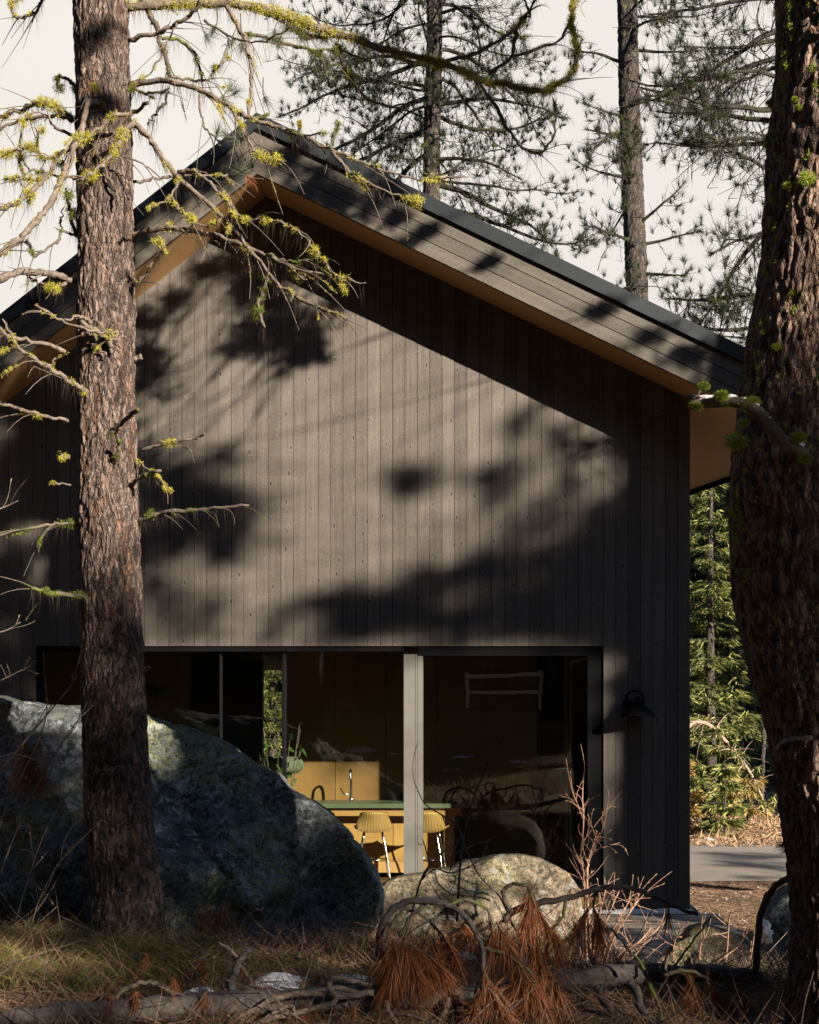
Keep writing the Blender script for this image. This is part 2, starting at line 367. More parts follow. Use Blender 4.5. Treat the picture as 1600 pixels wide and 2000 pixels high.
def m_rock(name, base, amt=1.0):
    k = NT(name); co = k.obj()
    w = k.N('VectorMath', {0: co, 1: k.N('TexNoise', {'Vector': co, 'Scale': 7.0, 'Detail': 5.0}).outputs['Color']}, operation='ADD').outputs[0]
    n = k.noise(co, 3.0, 8, 0.7); n2 = k.noise(co, 26, 6, 0.75); n3 = k.noise(co, 90, 3, 0.7)
    c = k.mix(k.ramp(n, 0.3, 0.7), tuple(x*0.35 for x in base), base)
    c = k.mix(k.ramp(n2, 0.48, 0.62), c, tuple(x*1.55 for x in base))
    c = k.mix(k.math('MULTIPLY', k.ramp(n2, 0.46, 0.36), 0.8), c, (0.014, 0.013, 0.013))
    big = k.voro(w, 3.1); c = k.mix(k.math('MULTIPLY', k.ramp(big, 0.30, 0.24), 0.75*amt), c, (0.50, 0.53, 0.53))
    sm = k.voro(w, 9.0); c = k.mix(k.math('MULTIPLY', k.ramp(sm, 0.30, 0.2), 0.6*amt), c, (0.42, 0.45, 0.43))
    bl = k.voro(w, 5.3); c = k.mix(k.math('MULTIPLY', k.ramp(bl, 0.40, 0.33), 0.6*amt), c, (0.012, 0.014, 0.017))
    yl = k.voro(w, 23.0); ym = k.ramp(k.noise(co, 1.4, 3), 0.50, 0.60)
    c = k.mix(k.math('MULTIPLY', k.math('MULTIPLY', k.ramp(yl, 0.46, 0.36), ym), 0.8*amt), c, (0.46, 0.50, 0.13))
    nz = k.N('SeparateXYZ', {0: k.N('NewGeometry').outputs['Normal']}).outputs[2]
    c = k.mix(k.math('MULTIPLY', k.math('MULTIPLY', k.ramp(nz, .35, .8), k.ramp(n2, .40, .55)), .8), c, (0.04, 0.037, 0.022))
    k.bump(k.math('ADD', k.math('MULTIPLY', n, 1.2), k.math('ADD', n2, k.math('MULTIPLY', n3, 0.4))), 0.9, 0.035)
    return k.fin(c, 0.9, 0.2)
M_ROCK = m_rock('lichen_granite', (0.22, 0.245, 0.255))
M_ROCK2 = m_rock('warm_granite', (0.25, 0.205, 0.145), 0.6)

def m_ground():
    k = NT('forest_floor'); co = k.obj()
    n = k.noise(co, 0.7, 8, 0.7); n2 = k.noise(co, 9, 8, 0.75); n3 = k.noise(co, 60, 4, 0.7)
    c = k.mix(k.ramp(n2, 0.3, 0.7), (0.075, 0.047, 0.031), (0.24, 0.155, 0.095))
    c = k.mix(k.ramp(n3, 0.45, 0.7), c, (0.36, 0.25, 0.155))
    c = k.mix(k.math('MULTIPLY', k.ramp(n, 0.5, 0.7), 0.6), c, (0.065, 0.072, 0.028))
    k.bump(k.math('ADD', n2, k.math('MULTIPLY', n3, 0.6)), 0.9, 0.05)
    return k.fin(c, 0.95, 0.15)
M_GROUND = m_ground()
def m_asphalt():
    k = NT('asphalt'); co = k.obj(); n = k.noise(co, 140, 3, 0.8); n2 = k.noise(co, 0.8, 6)
    c = k.mix(n, (0.11, 0.098, 0.088), (0.30, 0.265, 0.235)); c = k.mix(k.math('MULTIPLY', k.ramp(n2, 0.5, 0.75), 0.5), c, (0.32, 0.25, 0.18))
    k.bump(n, 0.5, 0.006); return k.fin(c, 0.85, 0.3)
M_ASPH = m_asphalt()
def m_snow():
    k = NT('old_snow'); n = k.noise(k.obj(), 20, 6, 0.7); k.bump(n, 0.6, 0.03)
    return k.fin(k.mix(n, (0.62, 0.64, 0.68), (0.85, 0.86, 0.88)), 0.6, 0.3)
M_SNOW = m_snow()

# ------------------------------------------------------------------ ground
def sst(a, b, x):
    t = np.clip((x-a)/(b-a), 0, 1); return t*t*(3-2*t)
def gz(x, y, detail=True):
    x = np.asarray(x, float); y = np.asarray(y, float)
    z = 0.36-0.66*sst(-5.7, -3.6, y+1.1*sst(-0.2, 1.2, x))-0.13*(1-sst(-7.7, -6.7, y))*sst(-15, -12, y)
    z = z+0.14*np.maximum(-y-16.0, 0)*1.0
    z = z+0.15*sst(10.5, 14, y)+0.12*np.maximum(y-30, 0)
    if detail:
        p = np.stack([x*0.9, y*0.9, np.zeros_like(x)], -1).reshape(-1, 3)
        a = (fbm(p, 4).reshape(x.shape))*0.07
        flat = sst(1.5, 3.5, y)*(1-sst(10, 12, y)); a = a*(1-flat)*(1-0.7*(1-sst(-4.2, -3.6, y))*0)
        near = sst(-4.0, -3.0, y)*(1-sst(0.5, 2.0, y)); a = a*(1-0.8*near)
        z = z+a-0.06*near
    return z
def gpt(x, y): return float(gz(np.array([x]), np.array([y]))[0])
xs = np.concatenate([np.linspace(-160, -14, 24), np.linspace(-13, 13, 210), np.linspace(14, 160, 24)])
ys = np.concatenate([np.linspace(-120, -17, 24), np.linspace(-16, 4, 180), np.linspace(4.5, 40, 50), np.linspace(42, 400, 30)])
GX, GY = np.meshgrid(xs, ys); GZ = gz(GX, GY)
g = MB(); nx = len(xs); ny = len(ys)
ii = (np.arange(ny-1)[:, None]*nx+np.arange(nx-1)[None, :]).ravel()
g.add(np.stack([GX, GY, GZ], -1).reshape(-1, 3), quads=np.stack([ii, ii+1, ii+nx+1, ii+nx], 1))
struct(g.build('ground', M_GROUND, sm=True))
d = MB(); xs2 = np.linspace(-30, 40, 140); ysn = np.linspace(0, 1, 14)
DX, DT = np.meshgrid(xs2, ysn); DY = (4.2-0.02*DX+0.5*vnoise(np.stack([xs2*0.25, xs2*0, xs2*0], 1))[None, :])*(1-DT)+(10.2+0.02*DX)*DT
ii = (np.arange(13)[:, None]*140+np.arange(139)[None, :]).ravel()
d.add(np.stack([DX, DY, gz(DX, DY)+0.02+0.03*np.sin(DT*math.pi)], -1).reshape(-1, 3), quads=np.stack([ii, ii+1, ii+141, ii+140], 1))
struct(d.build('driveway', M_ASPH, sm=True))

# ------------------------------------------------------------------ house
YF = -0.80
AF = (-2.175, 7.27); SR, SL = 0.4805, 0.786
AW = (-2.204, 7.348); WR, WL = 0.478, 0.79
XR, XL = 2.245, -6.6
def wtop(x): return AW[1]-(WR*(x-AW[0]) if x > AW[0] else WL*(AW[0]-x))
def wx(px): return (px-PPX)/FPX*14.6
def wz(py): return EYE+(PPY-py)/FPX*14.6
HEAD = wz(1262); BASE = wz(1776); OPL, OPR = wx(70), wx(1178); SILL = -0.03
house = thing('cabin', 'black timber clad gabled cabin with wide glass front and fir soffits', 'house', (-2, 0, BASE))
w = MB(); bw = 0.13; gap = 0.0024
x = XR
while x > XL:
    x0, x1 = max(x-bw, XL), x
    a, b = x0+gap, x1-gap
    jy = R.uniform(-0.002, 0.002); off = round(x/bw)*0.13-x+0.013
    lo = HEAD if (b > OPL and a < OPR) else BASE
    segs = []
    if b > OPL+0.001 and a < OPL-0.001 or b > OPR+0.001 and a < OPR-0.001:
        e = OPL if a < OPL else OPR
        segs = [(a, e, BASE if a < OPL else HEAD), (e, b, HEAD if a < OPL else BASE)]
    else: segs = [(a, b, lo)]
    for (p, q, l) in segs:
        pts = [(p, l), (q, l), (q, wtop(q)+0.02)]
        if p < AW[0] < q: pts.append((AW[0], AW[1]+0.02))
        pts.append((p, wtop(p)+0.02))
        P = np.array(pts)
        n0 = w.n; w.prism(pts, -0.022+jy, 0.0, (0, 1), 0)
        # board coordinates: u up the board, v across with one 0.13 cell per board
        k = round((XR-x)/bw); uvv = w.uv[-1]; zz = np.concatenate([P[:, 1]]*2); xx = np.concatenate([P[:, 0]]*2)
        w.uv[-1] = np.stack([zz, (xx-x0)+k*bw], 1)
    x -= bw
w.build('wall', M_CLAD, house)['label'] = 'gable wall of vertical dark stained boards'
b = MB()
b.prism([(OPR, BASE), (XR-0.006, BASE), (XR-0.006, wtop(XR)), (OPR, wtop(OPR))], 0.002, 0.2)
b.prism([(XL, BASE), (OPL, BASE), (OPL, wtop(OPL)), (XL, wtop(XL))], 0.002, 0.2)
b.prism([(OPL, HEAD), (OPR, HEAD), (OPR, wtop(OPR)), (AW[0], AW[1]), (OPL, wtop(OPL))], 0.002, 0.2)
SK = -0.145; YB = 8.0
def quad(mb, p, uv=None):
    mb.add(p, quads=[[0, 1, 2, 3]], uv=uv)
for xe in (XR-0.01, XL+0.01):
    s_ = 1 if xe > 0 else -1; xb = xe+SK*YB
    zt = wtop(xe)+0.0; zt2 = wtop(xb) if s_ > 0 else wtop(xe)-0.2
    pts = np.array([[xe, 0.2, BASE], [xb, YB, BASE], [xb, YB, wtop(max(min(xb, 9), -9))], [xe, 0.2, zt]])
    quad(b, pts); quad(b, pts-np.array([0.15*s_, 0, 0]))
b.build('wall_core', M_BACK, house)

# roof, fascia, soffit, flashing
f = MB(); FH = 0.147
rx1, lx1 = 3.44, -8.2
def fb(x): return AF[1]-(SR*(x-AF[0]) if x > AF[0] else SL*(AF[0]-x))
for i in range(3):
    o0, o1 = i*FH+0.004, (i+1)*FH-0.004
    f.prism([(AF[0], fb(AF[0])+o0), (rx1, fb(rx1)+o0), (rx1, fb(rx1)+o1), (AF[0], fb(AF[0])+o1)], YF-0.002*i, YF+0.035, (1, -SR), 0)
    uvp = f.uv[-1]; f.uv[-1] = np.stack([uvp[:, 0]+i*7, (uvp[:, 1]-uvp[:, 1].min())*0.9+0.147*(i+3)+0.01], 1)
    f.prism([(lx1, fb(lx1)+o0), (AF[0], fb(AF[0])+o0), (AF[0], fb(AF[0])+o1), (lx1, fb(lx1)+o1)], YF-0.002*i, YF+0.035, (1, SL), 0)
    uvp = f.uv[-1]; f.uv[-1] = np.stack([uvp[:, 0]+i*5+20, (uvp[:, 1]-uvp[:, 1].min())*0.78+0.147*(i+13)+0.01], 1)
f.build('fascia', M_FASC, house)
fk = MB(); T3 = FH*3
fk.prism([(lx1, fb(lx1)+0.02), (AF[0], AF[1]+0.02), (rx1, fb(rx1)+0.02), (rx1, fb(rx1)+T3), (AF[0], AF[1]+T3), (lx1, fb(lx1)+T3)][0:1]+[(AF[0], AF[1]+0.02), (AF[0], AF[1]+T3), (lx1, fb(lx1)+T3)], YF+0.036, YF+0.06)
fk.prism([(AF[0], AF[1]+0.02), (rx1, fb(rx1)+0.02), (rx1, fb(rx1)+T3), (AF[0], AF[1]+T3)], YF+0.036, YF+0.06)
# right eave fascia board, tapering back along the eave
def eave(y): return 3.44+SK*(y-YF)
def sz_(x, y): return AF[1]-SR*(x-AF[0]) if x > AF[0] else AF[1]-SL*(AF[0]-x)
e0, e1 = (eave(YF+0.06), YF+0.06), (eave(9.0), 9.0)
za, zb = fb(e0[0]), fb(e1[0])
fk.add([[e0[0], e0[1], za-0.05], [e1[0], e1[1], zb-0.05], [e1[0], e1[1], zb+T3], [e0[0], e0[1], za+T3],
        [e0[0]-0.03, e0[1], za-0.05], [e1[0]-0.03, e1[1], zb-0.05], [e1[0]-0.03, e1[1], zb+T3], [e0[0]-0.03, e0[1], za+T3]],
       quads=[[0, 1, 2, 3], [4, 7, 6, 5], [0, 4, 5, 1], [3, 2, 6, 7], [0, 3, 7, 4], [1, 5, 6, 2]])
fk.build('fascia_backing', M_BLACK, house)
so = MB()
def soff(x0, y0, x1, y1):  # strip between the fascia foot and the wall head
    pass
yb = 0.01
so.add([[AF[0], YF+0.036, AF[1]], [rx1-0.02, YF+0.036, fb(rx1-0.02)], [XR+0.0, yb, wtop(XR)], [AW[0], yb, AW[1]]], quads=[[0, 1, 2, 3]],
       uv=[[0, 0], [6, 0], [6, .8], [0, .8]])
so.add([[XR, yb, wtop(XR)], [rx1-0.02, YF+0.036, fb(rx1-0.02)], [eave(9)-0.02, 9, fb(eave(9))], [XR+SK*YB, 9, wtop(XR+SK*YB)]], quads=[[0, 1, 2, 3]],
       uv=[[6, .8], [6.2, 0], [15, 0], [15, .8]])
lxa, lxb = -8.1, XL
so.add([[AF[0], YF+0.036, AF[1]], [AW[0], yb, AW[1]], [lxb, yb, wtop(lxb)], [lxa, YF+0.036, fb(lxa)]], quads=[[0, 1, 2, 3]],
       uv=[[0, 3], [0, 3.8], [6, 3.8], [7, 3]])
so.build('soffit', M_SOFF, house)
fl = MB(); FT = 0.155
for (xa, xb) in ((AF[0], rx1+0.02), (lx1, AF[0])):
    fl.prism([(xa, fb(xa)+T3+0.012), (xb, fb(xb)+T3+0.012), (xb, fb(xb)+T3+FT), (xa, fb(xa)+T3+FT)], YF-0.035, YF+0.06)
    fl.prism([(xa, fb(xa)+T3), (xb, fb(xb)+T3), (xb, fb(xb)+T3+0.011), (xa, fb(xa)+T3+0.011)], YF-0.045, YF+0.0)
fl.build('flashing', M_METAL, house)
rf = MB(); TT = T3+FT
P = lambda x, y, dz=0: [x, y, fb(x)+TT+dz]
rf.add([P(AF[0], YF+.06), P(rx1, YF+.06), P(eave(9), 9), P(AF[0], 9)], quads=[[0, 1, 2, 3]])
rf.add([P(lx1, YF+.06), P(AF[0], YF+.06), P(AF[0], 9), P(lx1, 9)], quads=[[0, 1, 2, 3]])
rf.add([[lx1, 9, fb(lx1)], [AF[0], 9, AF[1]], [eave(9), 9, fb(eave(9))], [eave(9), 9, fb(eave(9))+TT], [AF[0], 9, AF[1]+TT], [lx1, 9, fb(lx1)+TT]], quads=[[0, 1, 4, 5], [1, 2, 3, 4]])
rf.build('roof', M_METAL, house)

# interior shell
YI = 5.0
fi = MB(); fi.add([[XL, 0.2, 0], [XR-.17, 0.2, 0], [XR-.2+SK*7.9, 7.9, 0], [XL+SK*7.9, 7.9, 0]], quads=[[0, 1, 2, 3]], uv=[[0, 0], [12, 0], [12, 8], [0, 8]])
fi.box((-6.5, -0.02, BASE+0.02), (XR-0.05, 0.2, -0.002)); fi.build('floor', M_FLOORIN, house)
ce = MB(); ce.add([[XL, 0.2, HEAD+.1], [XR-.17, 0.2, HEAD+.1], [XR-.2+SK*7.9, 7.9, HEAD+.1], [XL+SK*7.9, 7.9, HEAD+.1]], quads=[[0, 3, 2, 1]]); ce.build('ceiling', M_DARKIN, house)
bwx0, bwx1 = (512-PPX)/FPX*(14.6+YI), (551-PPX)/FPX*(14.6+YI)
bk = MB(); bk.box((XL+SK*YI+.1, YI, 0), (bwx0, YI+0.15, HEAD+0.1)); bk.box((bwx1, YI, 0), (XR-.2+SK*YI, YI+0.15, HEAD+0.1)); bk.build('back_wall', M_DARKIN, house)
# cabinet wall behind the island, and plaster partition at the left
cx0 = (557-PPX)/FPX*(14.6+2.5); pa = MB()
for k in range(5):
    pa.box((cx0+k*0.62+0.003, 2.5, 0.0), (cx0+(k+1)*0.62-0.003, 2.7, 2.0), axis=2)
    pa.box((cx0+k*0.62+0.003, 2.5, 2.006), (cx0+(k+1)*0.62-0.003, 2.7, HEAD+0.1), axis=2)
pa.build('panelling', M_PANEL, house)
pp = MB(); px1 = (370-PPX)/FPX*(14.6+3.2); pp.box((-6.4, 3.2, 0), (px1, 3.35, HEAD+0.1)); pp.build('partition', M_PLAST, house)

# glazing: frame with its panes
PL, PR = wx(789), wx(826)
fr = MB()
fr.box((OPL, 0.0, HEAD-0.055), (PL-0.002, 0.14, HEAD-0.0)); fr.box((OPL, 0.0, SILL-0.06), (OPR, 0.14, SILL+0.03))
fr.box((PR-0.05, -0.002, HEAD-0.10), (OPR-0.001, 0.142, HEAD-0.003)); fr.box((wx(1148), 0.001, SILL+0.031), (OPR-0.002, 0.139, HEAD-0.101))
fr.box((OPL+0.001, 0.002, SILL+0.031), (OPL+0.03, 0.139, HEAD-0.056))
fr.box((wx(427), 0.05, SILL+0.031), (wx(431), 0.12, HEAD-0.056))
fr.box((wx(551), 0.04, SILL+0.031), (wx(557), 0.125, HEAD-0.056))
win = fr.build('window', M_BLACK, house)
for (a_, b_) in ((OPL+0.03, wx(427)), (wx(431), wx(551)), (wx(557), PL), (PR, wx(1148))):
    gl = MB(); gl.add([[a_, 0.085, SILL+0.03], [b_, 0.085, SILL+0.03], [b_, 0.085, HEAD-0.05], [a_, 0.085, HEAD-0.05]], quads=[[0, 1, 2, 3]])
    gl.build('pane', M_GLASS, win)
po = MB()
po.box((PL, -0.012, SILL+0.031), (wx(811), 0.15, HEAD-0.085), axis=2); po.box((wx(811)+0.004, -0.002, SILL+0.031), (wx(815), 0.15, HEAD-0.085), axis=2)
po.box((wx(815)+0.004, 0.006, SILL+0.031), (PR, 0.15, HEAD-0.085), axis=2)
po.build('post', M_ALU, win)['label'] = 'pale grey upright post between the panes'
st = MB(); st.box((wx(1102)*1.1, 1.3, 0), (wx(1102)*1.1+0.035, 1.4, HEAD), axis=2); st.build('interior_post', M_GREEN, house)
fo = MB(); fo.prism([(XR-0.25, BASE-0.14), (XR+0.19, BASE-0.14), (XR+0.05, BASE+0.02), (XR-0.1, BASE+0.02)], 0.01, 0.35); fo.build('footing', M_CONC, house)

# wall lamp
lp = PX(1246, 1400, 14.6-0.21); lamp = thing('wall_lamp', 'black gooseneck wall lamp with a cone shade right of the glass doors', 'lamp', lp)
m = MB(); n = 40; th = np.arange(n)*2*math.pi/n; prof = [(0.012, 0.205), (0.03, 0.20), (0.034, 0.165), (0.05, 0.15), (0.185, 0.012), (0.187, 0.0), (0.180, 0.0), (0.045, 0.14), (0.02, 0.15)]
v = np.array([[lp[0]+r*math.cos(t), lp[1]+r*math.sin(t), lp[2]+z] for (r, z) in prof for t in th])
q = [[i*n+j, i*n+(j+1) % n, (i+1)*n+(j+1) % n, (i+1)*n+j] for i in range(len(prof)-1) for j in range(n)]
m.add(v, quads=q); m.build('shade', M_BLACK, lamp, sm=True)
m = MB(); pts = [(lp[0]-0.02, -0.03, lp[2]+0.23)]+[(lp[0]-0.02+0.02*k/8, -0.03-0.18*k/8+0.02*math.sin(k), lp[2]+0.23+0.1*math.sin(math.pi*k/8)) for k in range(1, 9)]
cc = [lp[0]-0.0, lp[1]+0.05, lp[2]+0.20+0.005]
arc = [[lp[0]-0.02+0.085*math.cos(a), -0.03-0.16*(1-k/14), lp[2]+0.185+0.085*math.sin(a)] for k, a in enumerate(np.linspace(-0.5, 3.9, 15))]
m.tube(smooth([[lp[0], lp[1], lp[2]+0.2]]+arc, 3), 0.011, 8); m.build('arm', M_BLACK, lamp, sm=True)
m = MB(); m.tube([[lp[0]-0.08, -0.023, lp[2]+0.13], [lp[0]-0.08, -0.045, lp[2]+0.13]], 0.055, 20); m.build('back_plate', M_BLACK, lamp)

# ------------------------------------------------------------------ interior furniture
cb = 14.6+1.55; itop = EYE-140*cb/FPX
isl = thing('kitchen_island', 'oak kitchen island with a green countertop behind the glass', 'kitchen island', (-1.2, 2.1, 0))
xr = (924-PPX)/FPX*cb
m = MB(); m.box((-3.2, 1.55, itop-0.05), (xr, 2.495, itop)); m.build('countertop', M_GREEN, isl)
m = MB(); m.box((-3.1, 1.62, itop-0.145), (xr-0.13, 1.66, itop-0.052), axis=0); m.box((xr-0.34, 1.63, 0.0), (xr-0.22, 1.75, itop-0.146), axis=2)
m.build('apron', M_OAK, isl)
m = MB()
for k in range(4): m.box((-2.9+k*0.64+0.003, 1.84, 0.2), (-2.9+(k+1)*0.64-0.003, 2.29, itop-0.146), axis=2)
m.build('body', M_OAK, isl)
m = MB(); m.box((-2.92, 1.83, 0.07), (-0.32, 2.29, 0.197), axis=0); m.build('plinth', M_SOFF, isl)
fx = (686-PPX)/FPX*(14.6+2.1); fau = thing('faucet', 'steel kitchen faucet standing on the green countertop', 'faucet', (fx, 2.1, itop))
m = MB(); m.tube(smooth([[fx, 2.1, itop], [fx, 2.1, itop+0.25], [fx, 2.06, itop+0.37], [fx, 1.98, itop+0.36], [fx, 1.96, itop+0.26]], 5), 0.014, 10); m.tube([[fx, 2.1, itop], [fx, 2.1, itop+0.05]], 0.025, 12); m.build('spout', M_CHROME, fau, sm=True)
m = MB(); m.tube([[fx, 2.1, itop+0.08], [fx-0.09, 2.1, itop+0.09], [fx-0.13, 2.1, itop+0.16]], 0.008, 8); m.build('handle', M_CHROME, fau, sm=True)

def make_stool():
    t = thing('bar_stool', 'rattan bar stool on steel legs left of the pale post', 'bar stool', (0, 0, 0), 'rattan stools at the island')
    m = MB(); a = np.linspace(0, 1, 15); rows = []
    nu, nv = 15, 13
    for i in range(nv):
        s = i/(nv-1)
        for j in range(nu):
            u = (j/(nu-1)-0.5)*2
            if s < 0.5:   # seat pan
                q = s/0.5; x_ = u*0.21; y_ = 0.20-0.36*q; z_ = 0.60+0.05*abs(u)**3*1.0
            else:         # back rises towards the window side
                q = (s-0.5)/0.5; x_ = u*(0.21-0.055*q); y_ = -0.16-0.07*q+0.10*abs(u)**2*q; z_ = 0.60+0.05*abs(u)**3*(1-q)+0.22*q-0.02*abs(u)**4*q
            rows.append((x_, y_, z_, j*0.03, s*0.8))
    A = np.array(rows); v = np.vstack([A[:, :3], A[:, :3]+np.array([0, -0.014, -0.018])]); N_ = nu*nv
    q = []
    for i in range(nv-1):
        for j in range(nu-1):
            k = i*nu+j; q += [[k, k+1, k+nu+1, k+nu], [N_+k, N_+k+nu, N_+k+nu+1, N_+k+1]]
    for j in range(nu-1): q += [[j, N_+j, N_+j+1, j+1], [(nv-1)*nu+j, (nv-1)*nu+j+1, N_+(nv-1)*nu+j+1, N_+(nv-1)*nu+j]]
    for i in range(nv-1): q += [[i*nu, (i+1)*nu, N_+(i+1)*nu, N_+i*nu], [i*nu+nu-1, N_+i*nu+nu-1, N_+(i+1)*nu+nu-1, (i+1)*nu+nu-1]]
    m.add(v, quads=q, uv=np.vstack([A[:, 3:5]]*2)); m.build('shell', M_RATTAN, t, sm=True)
    for sx in (-1, 1):
        for sy in (-1, 1):
            m = MB(); m.tube(smooth([[sx*0.10, sy*0.10, 0.585], [sx*0.15, sy*0.14, 0.3], [sx*0.19, sy*0.18, 0.0]], 4), 0.010, 8); m.build('leg', M_CHROME, t, sm=True)
    m = MB(); c = [[0.155*math.cos(a_)*1.05, 0.15*math.sin(a_), 0.27] for a_ in np.linspace(0, 2*math.pi, 17)]; m.tube(c, 0.007, 6); m.build('foot_ring', M_CHROME, t, sm=True)
    return t
def copy_tree(o, parent=None):
    c = o.copy(); COL.objects.link(c)
    if parent is not None: c.parent = parent
    for ch in list(o.children): copy_tree(ch, c)
    return c
stool = make_stool()
stool2 = copy_tree(stool); stool2['label'] = 'rattan bar stool partly hidden behind the pale post, on its right'
stool.location = ((729-PPX)/FPX*15.75, 1.15, 0.02); stool.rotation_euler = (0, 0, 0.12)
stool2.location = ((838-PPX)/FPX*15.75, 1.15, 0.02); stool2.rotation_euler = (0, 0, -0.1)

sx_ = (537-PPX)/FPX*16.6; sof = thing('armchair', 'dark armchair with a rounded green cushion beside the garden window strip', 'armchair', (sx_, 2.0, 0))
m = MB(); zc = EYE-(1478-PPY)*16.6/FPX-0.10
for s0 in (0, 1): m.tube(smooth([[sx_-0.14+0.18*s0, 2.0, zc-0.02], [sx_-0.12+0.18*s0, 2.05, zc], [sx_+0.0+0.18*s0, 2.3, zc], [sx_+0.04+0.18*s0, 2.4, zc-0.01]], 3), [0.08]+[0.1]*8+[0.07], 18)
m.build('cushion', M_SOFA, sof, sm=True)
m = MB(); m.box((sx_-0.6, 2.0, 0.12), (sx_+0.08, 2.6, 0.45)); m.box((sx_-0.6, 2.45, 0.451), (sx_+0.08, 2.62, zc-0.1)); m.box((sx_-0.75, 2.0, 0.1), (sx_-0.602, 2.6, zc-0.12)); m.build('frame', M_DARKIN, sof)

def plant(px, py, dep, name, label, leaves, h, cat='plant'):
    p = PX(px, py, dep); t = thing(name, label, cat, (p[0], p[1], 0))
    m = MB(); n = 20; th = np.arange(n)*2*math.pi/n
    m.tube([[p[0], p[1], 0], [p[0], p[1], 0.05], [p[0], p[1], 0.3]], [0.12, 0.14, 0.16], 16); m.build('pot', M_CONC, t, sm=True)
    m = MB(); m.tube(smooth([[p[0], p[1], 0.3], [p[0]+0.03, p[1], p[2]*0.6], [p[0], p[1], p[2]]], 4), 0.012, 6); m.build('stem', M_LIMB, t)
    m = MB(); n = leaves; a = R.rand(n)*6.28; b_ = R.uniform(0.1, 1.2, n); dd = np.stack([np.cos(a)*np.cos(b_), np.sin(a)*np.cos(b_), np.sin(b_)], 1)
    base = np.tile(p, (n, 1))+R.randn(n, 3)*0.02; m.blades(base, dd, h*R.uniform(0.6, 1, n), 0.03, np.stack([dd[:, 0]*0.1, dd[:, 1]*0.1, -np.full(n, h*0.5)], 1)); m.build('leaves', M_PLANT, t)
plant(302, 1352, 16.2, 'potted_plant', 'spiky potted plant inside the glass just right of the left pine', 40, 0.3)
pv = PX(545, 1480, 15.6); lf = thing('potted_ficus', 'slender leafy plant inside in front of the green window strip', 'plant', (pv[0], pv[1], 0))
m = MB(); m.tube([[pv[0], pv[1], 0], [pv[0], pv[1], 0.28]], [0.11, 0.14], 16); m.build('pot', M_DARKIN, lf, sm=True)
m = MB(); m2 = MB()
for k in range(9):
    a = R.rand()*6.28; e = pv+np.array([math.cos(a)*0.25, math.sin(a)*0.1, R.uniform(0.0, 0.45)]); pth = smooth([[pv[0], pv[1], 0.28], [pv[0]*0.6+e[0]*0.4, pv[1], 0.9], e], 5)
    m.tube(pth, np.linspace(0.008, 0.003, len(pth)), 5); n = 7
    bs = pth[-n:]+R.randn(n, 3)*0.01; dd = R.randn(n, 3); m2.blades(bs, dd, 0.09, 0.045, np.tile([0, 0, -0.03], (n, 1)))
m.build('stem', M_LIMB, lf); m2.build('leaves', M_PLANT, lf)

# ------------------------------------------------------------------ deck
DZ = -0.165; dk = MB(); y = -0.03
while y > -3.6:
    xe = 2.5+0.05*R.randn()*0.2-0.25*(y+0.0)*0
    dk.box((-6.2, y-0.118, DZ-0.035), (xe, y, DZ+R.uniform(-0.004, 0.004)), axis=0); y -= 0.14
dk.box((-6.2, -3.6, DZ-0.16), (2.45, -0.05, DZ-0.06))
tag(dk.build('deck', M_DECK), 'weathered grey plank deck along the front of the cabin', 'deck')

def blob_mesh(mb, c, rx, ry, h, n=48, seed=0, rings=9):
    r = np.random.RandomState(seed); th = np.arange(n)*2*math.pi/n
    rad = 1+0.5*vnoise(np.stack([np.cos(th)*1.8+seed, np.sin(th)*1.8, th*0+seed*3.1], 1))+0.35*vnoise(np.stack([np.cos(th)*4+seed, np.sin(th)*4, th*0], 1))
    V = []
    for k in range(rings+1):
        s = k/rings
        x_ = c[0]+np.cos(th)*rad*rx*s; y_ = c[1]+np.sin(th)*rad*ry*s
        z_ = gz(x_, y_)+.005+.6*h*(1-s**2)-0.035*s**2+0.25*h*vnoise(np.stack([x_*14, y_*14, x_*0+seed], 1)) if c[2] is None else c[2]+h*(1-s**3)*(1+0.4*vnoise(np.stack([x_*14, y_*14, x_*0+seed], 1)))-0.004*s
        V.append(np.stack([x_, y_, z_], 1))
    q = [[k*n+j, k*n+(j+1) % n, (k+1)*n+(j+1) % n, (k+1)*n+j] for k in range(rings) for j in range(n)]
    mb.add(np.vstack(V), quads=q)
m = MB(); xx = np.linspace(wx(1130), XR+0.02, 60); wv = 0.05+0.03*vnoise(np.stack([xx*3, xx*0, xx*0], 1)); hh = 0.04+0.02*vnoise(np.stack([xx*5, xx*0+3, xx*0], 1))
pr = []
for a_ in np.linspace(0, math.pi, 9): pr.append(np.stack([xx, -0.085-np.cos(a_)*wv, DZ+0.001+np.sin(a_)*hh], 1))
V = np.vstack(pr); n = 60; m.add(V, quads=[[k*n+j, k*n+j+1, (k+1)*n+j+1, (k+1)*n+j] for k in range(8) for j in range(n-1)])
tag(m.build('snow_ridge', M_SNOW, sm=True), 'thin ridge of snow lying along the wall foot on the deck', 'snow')

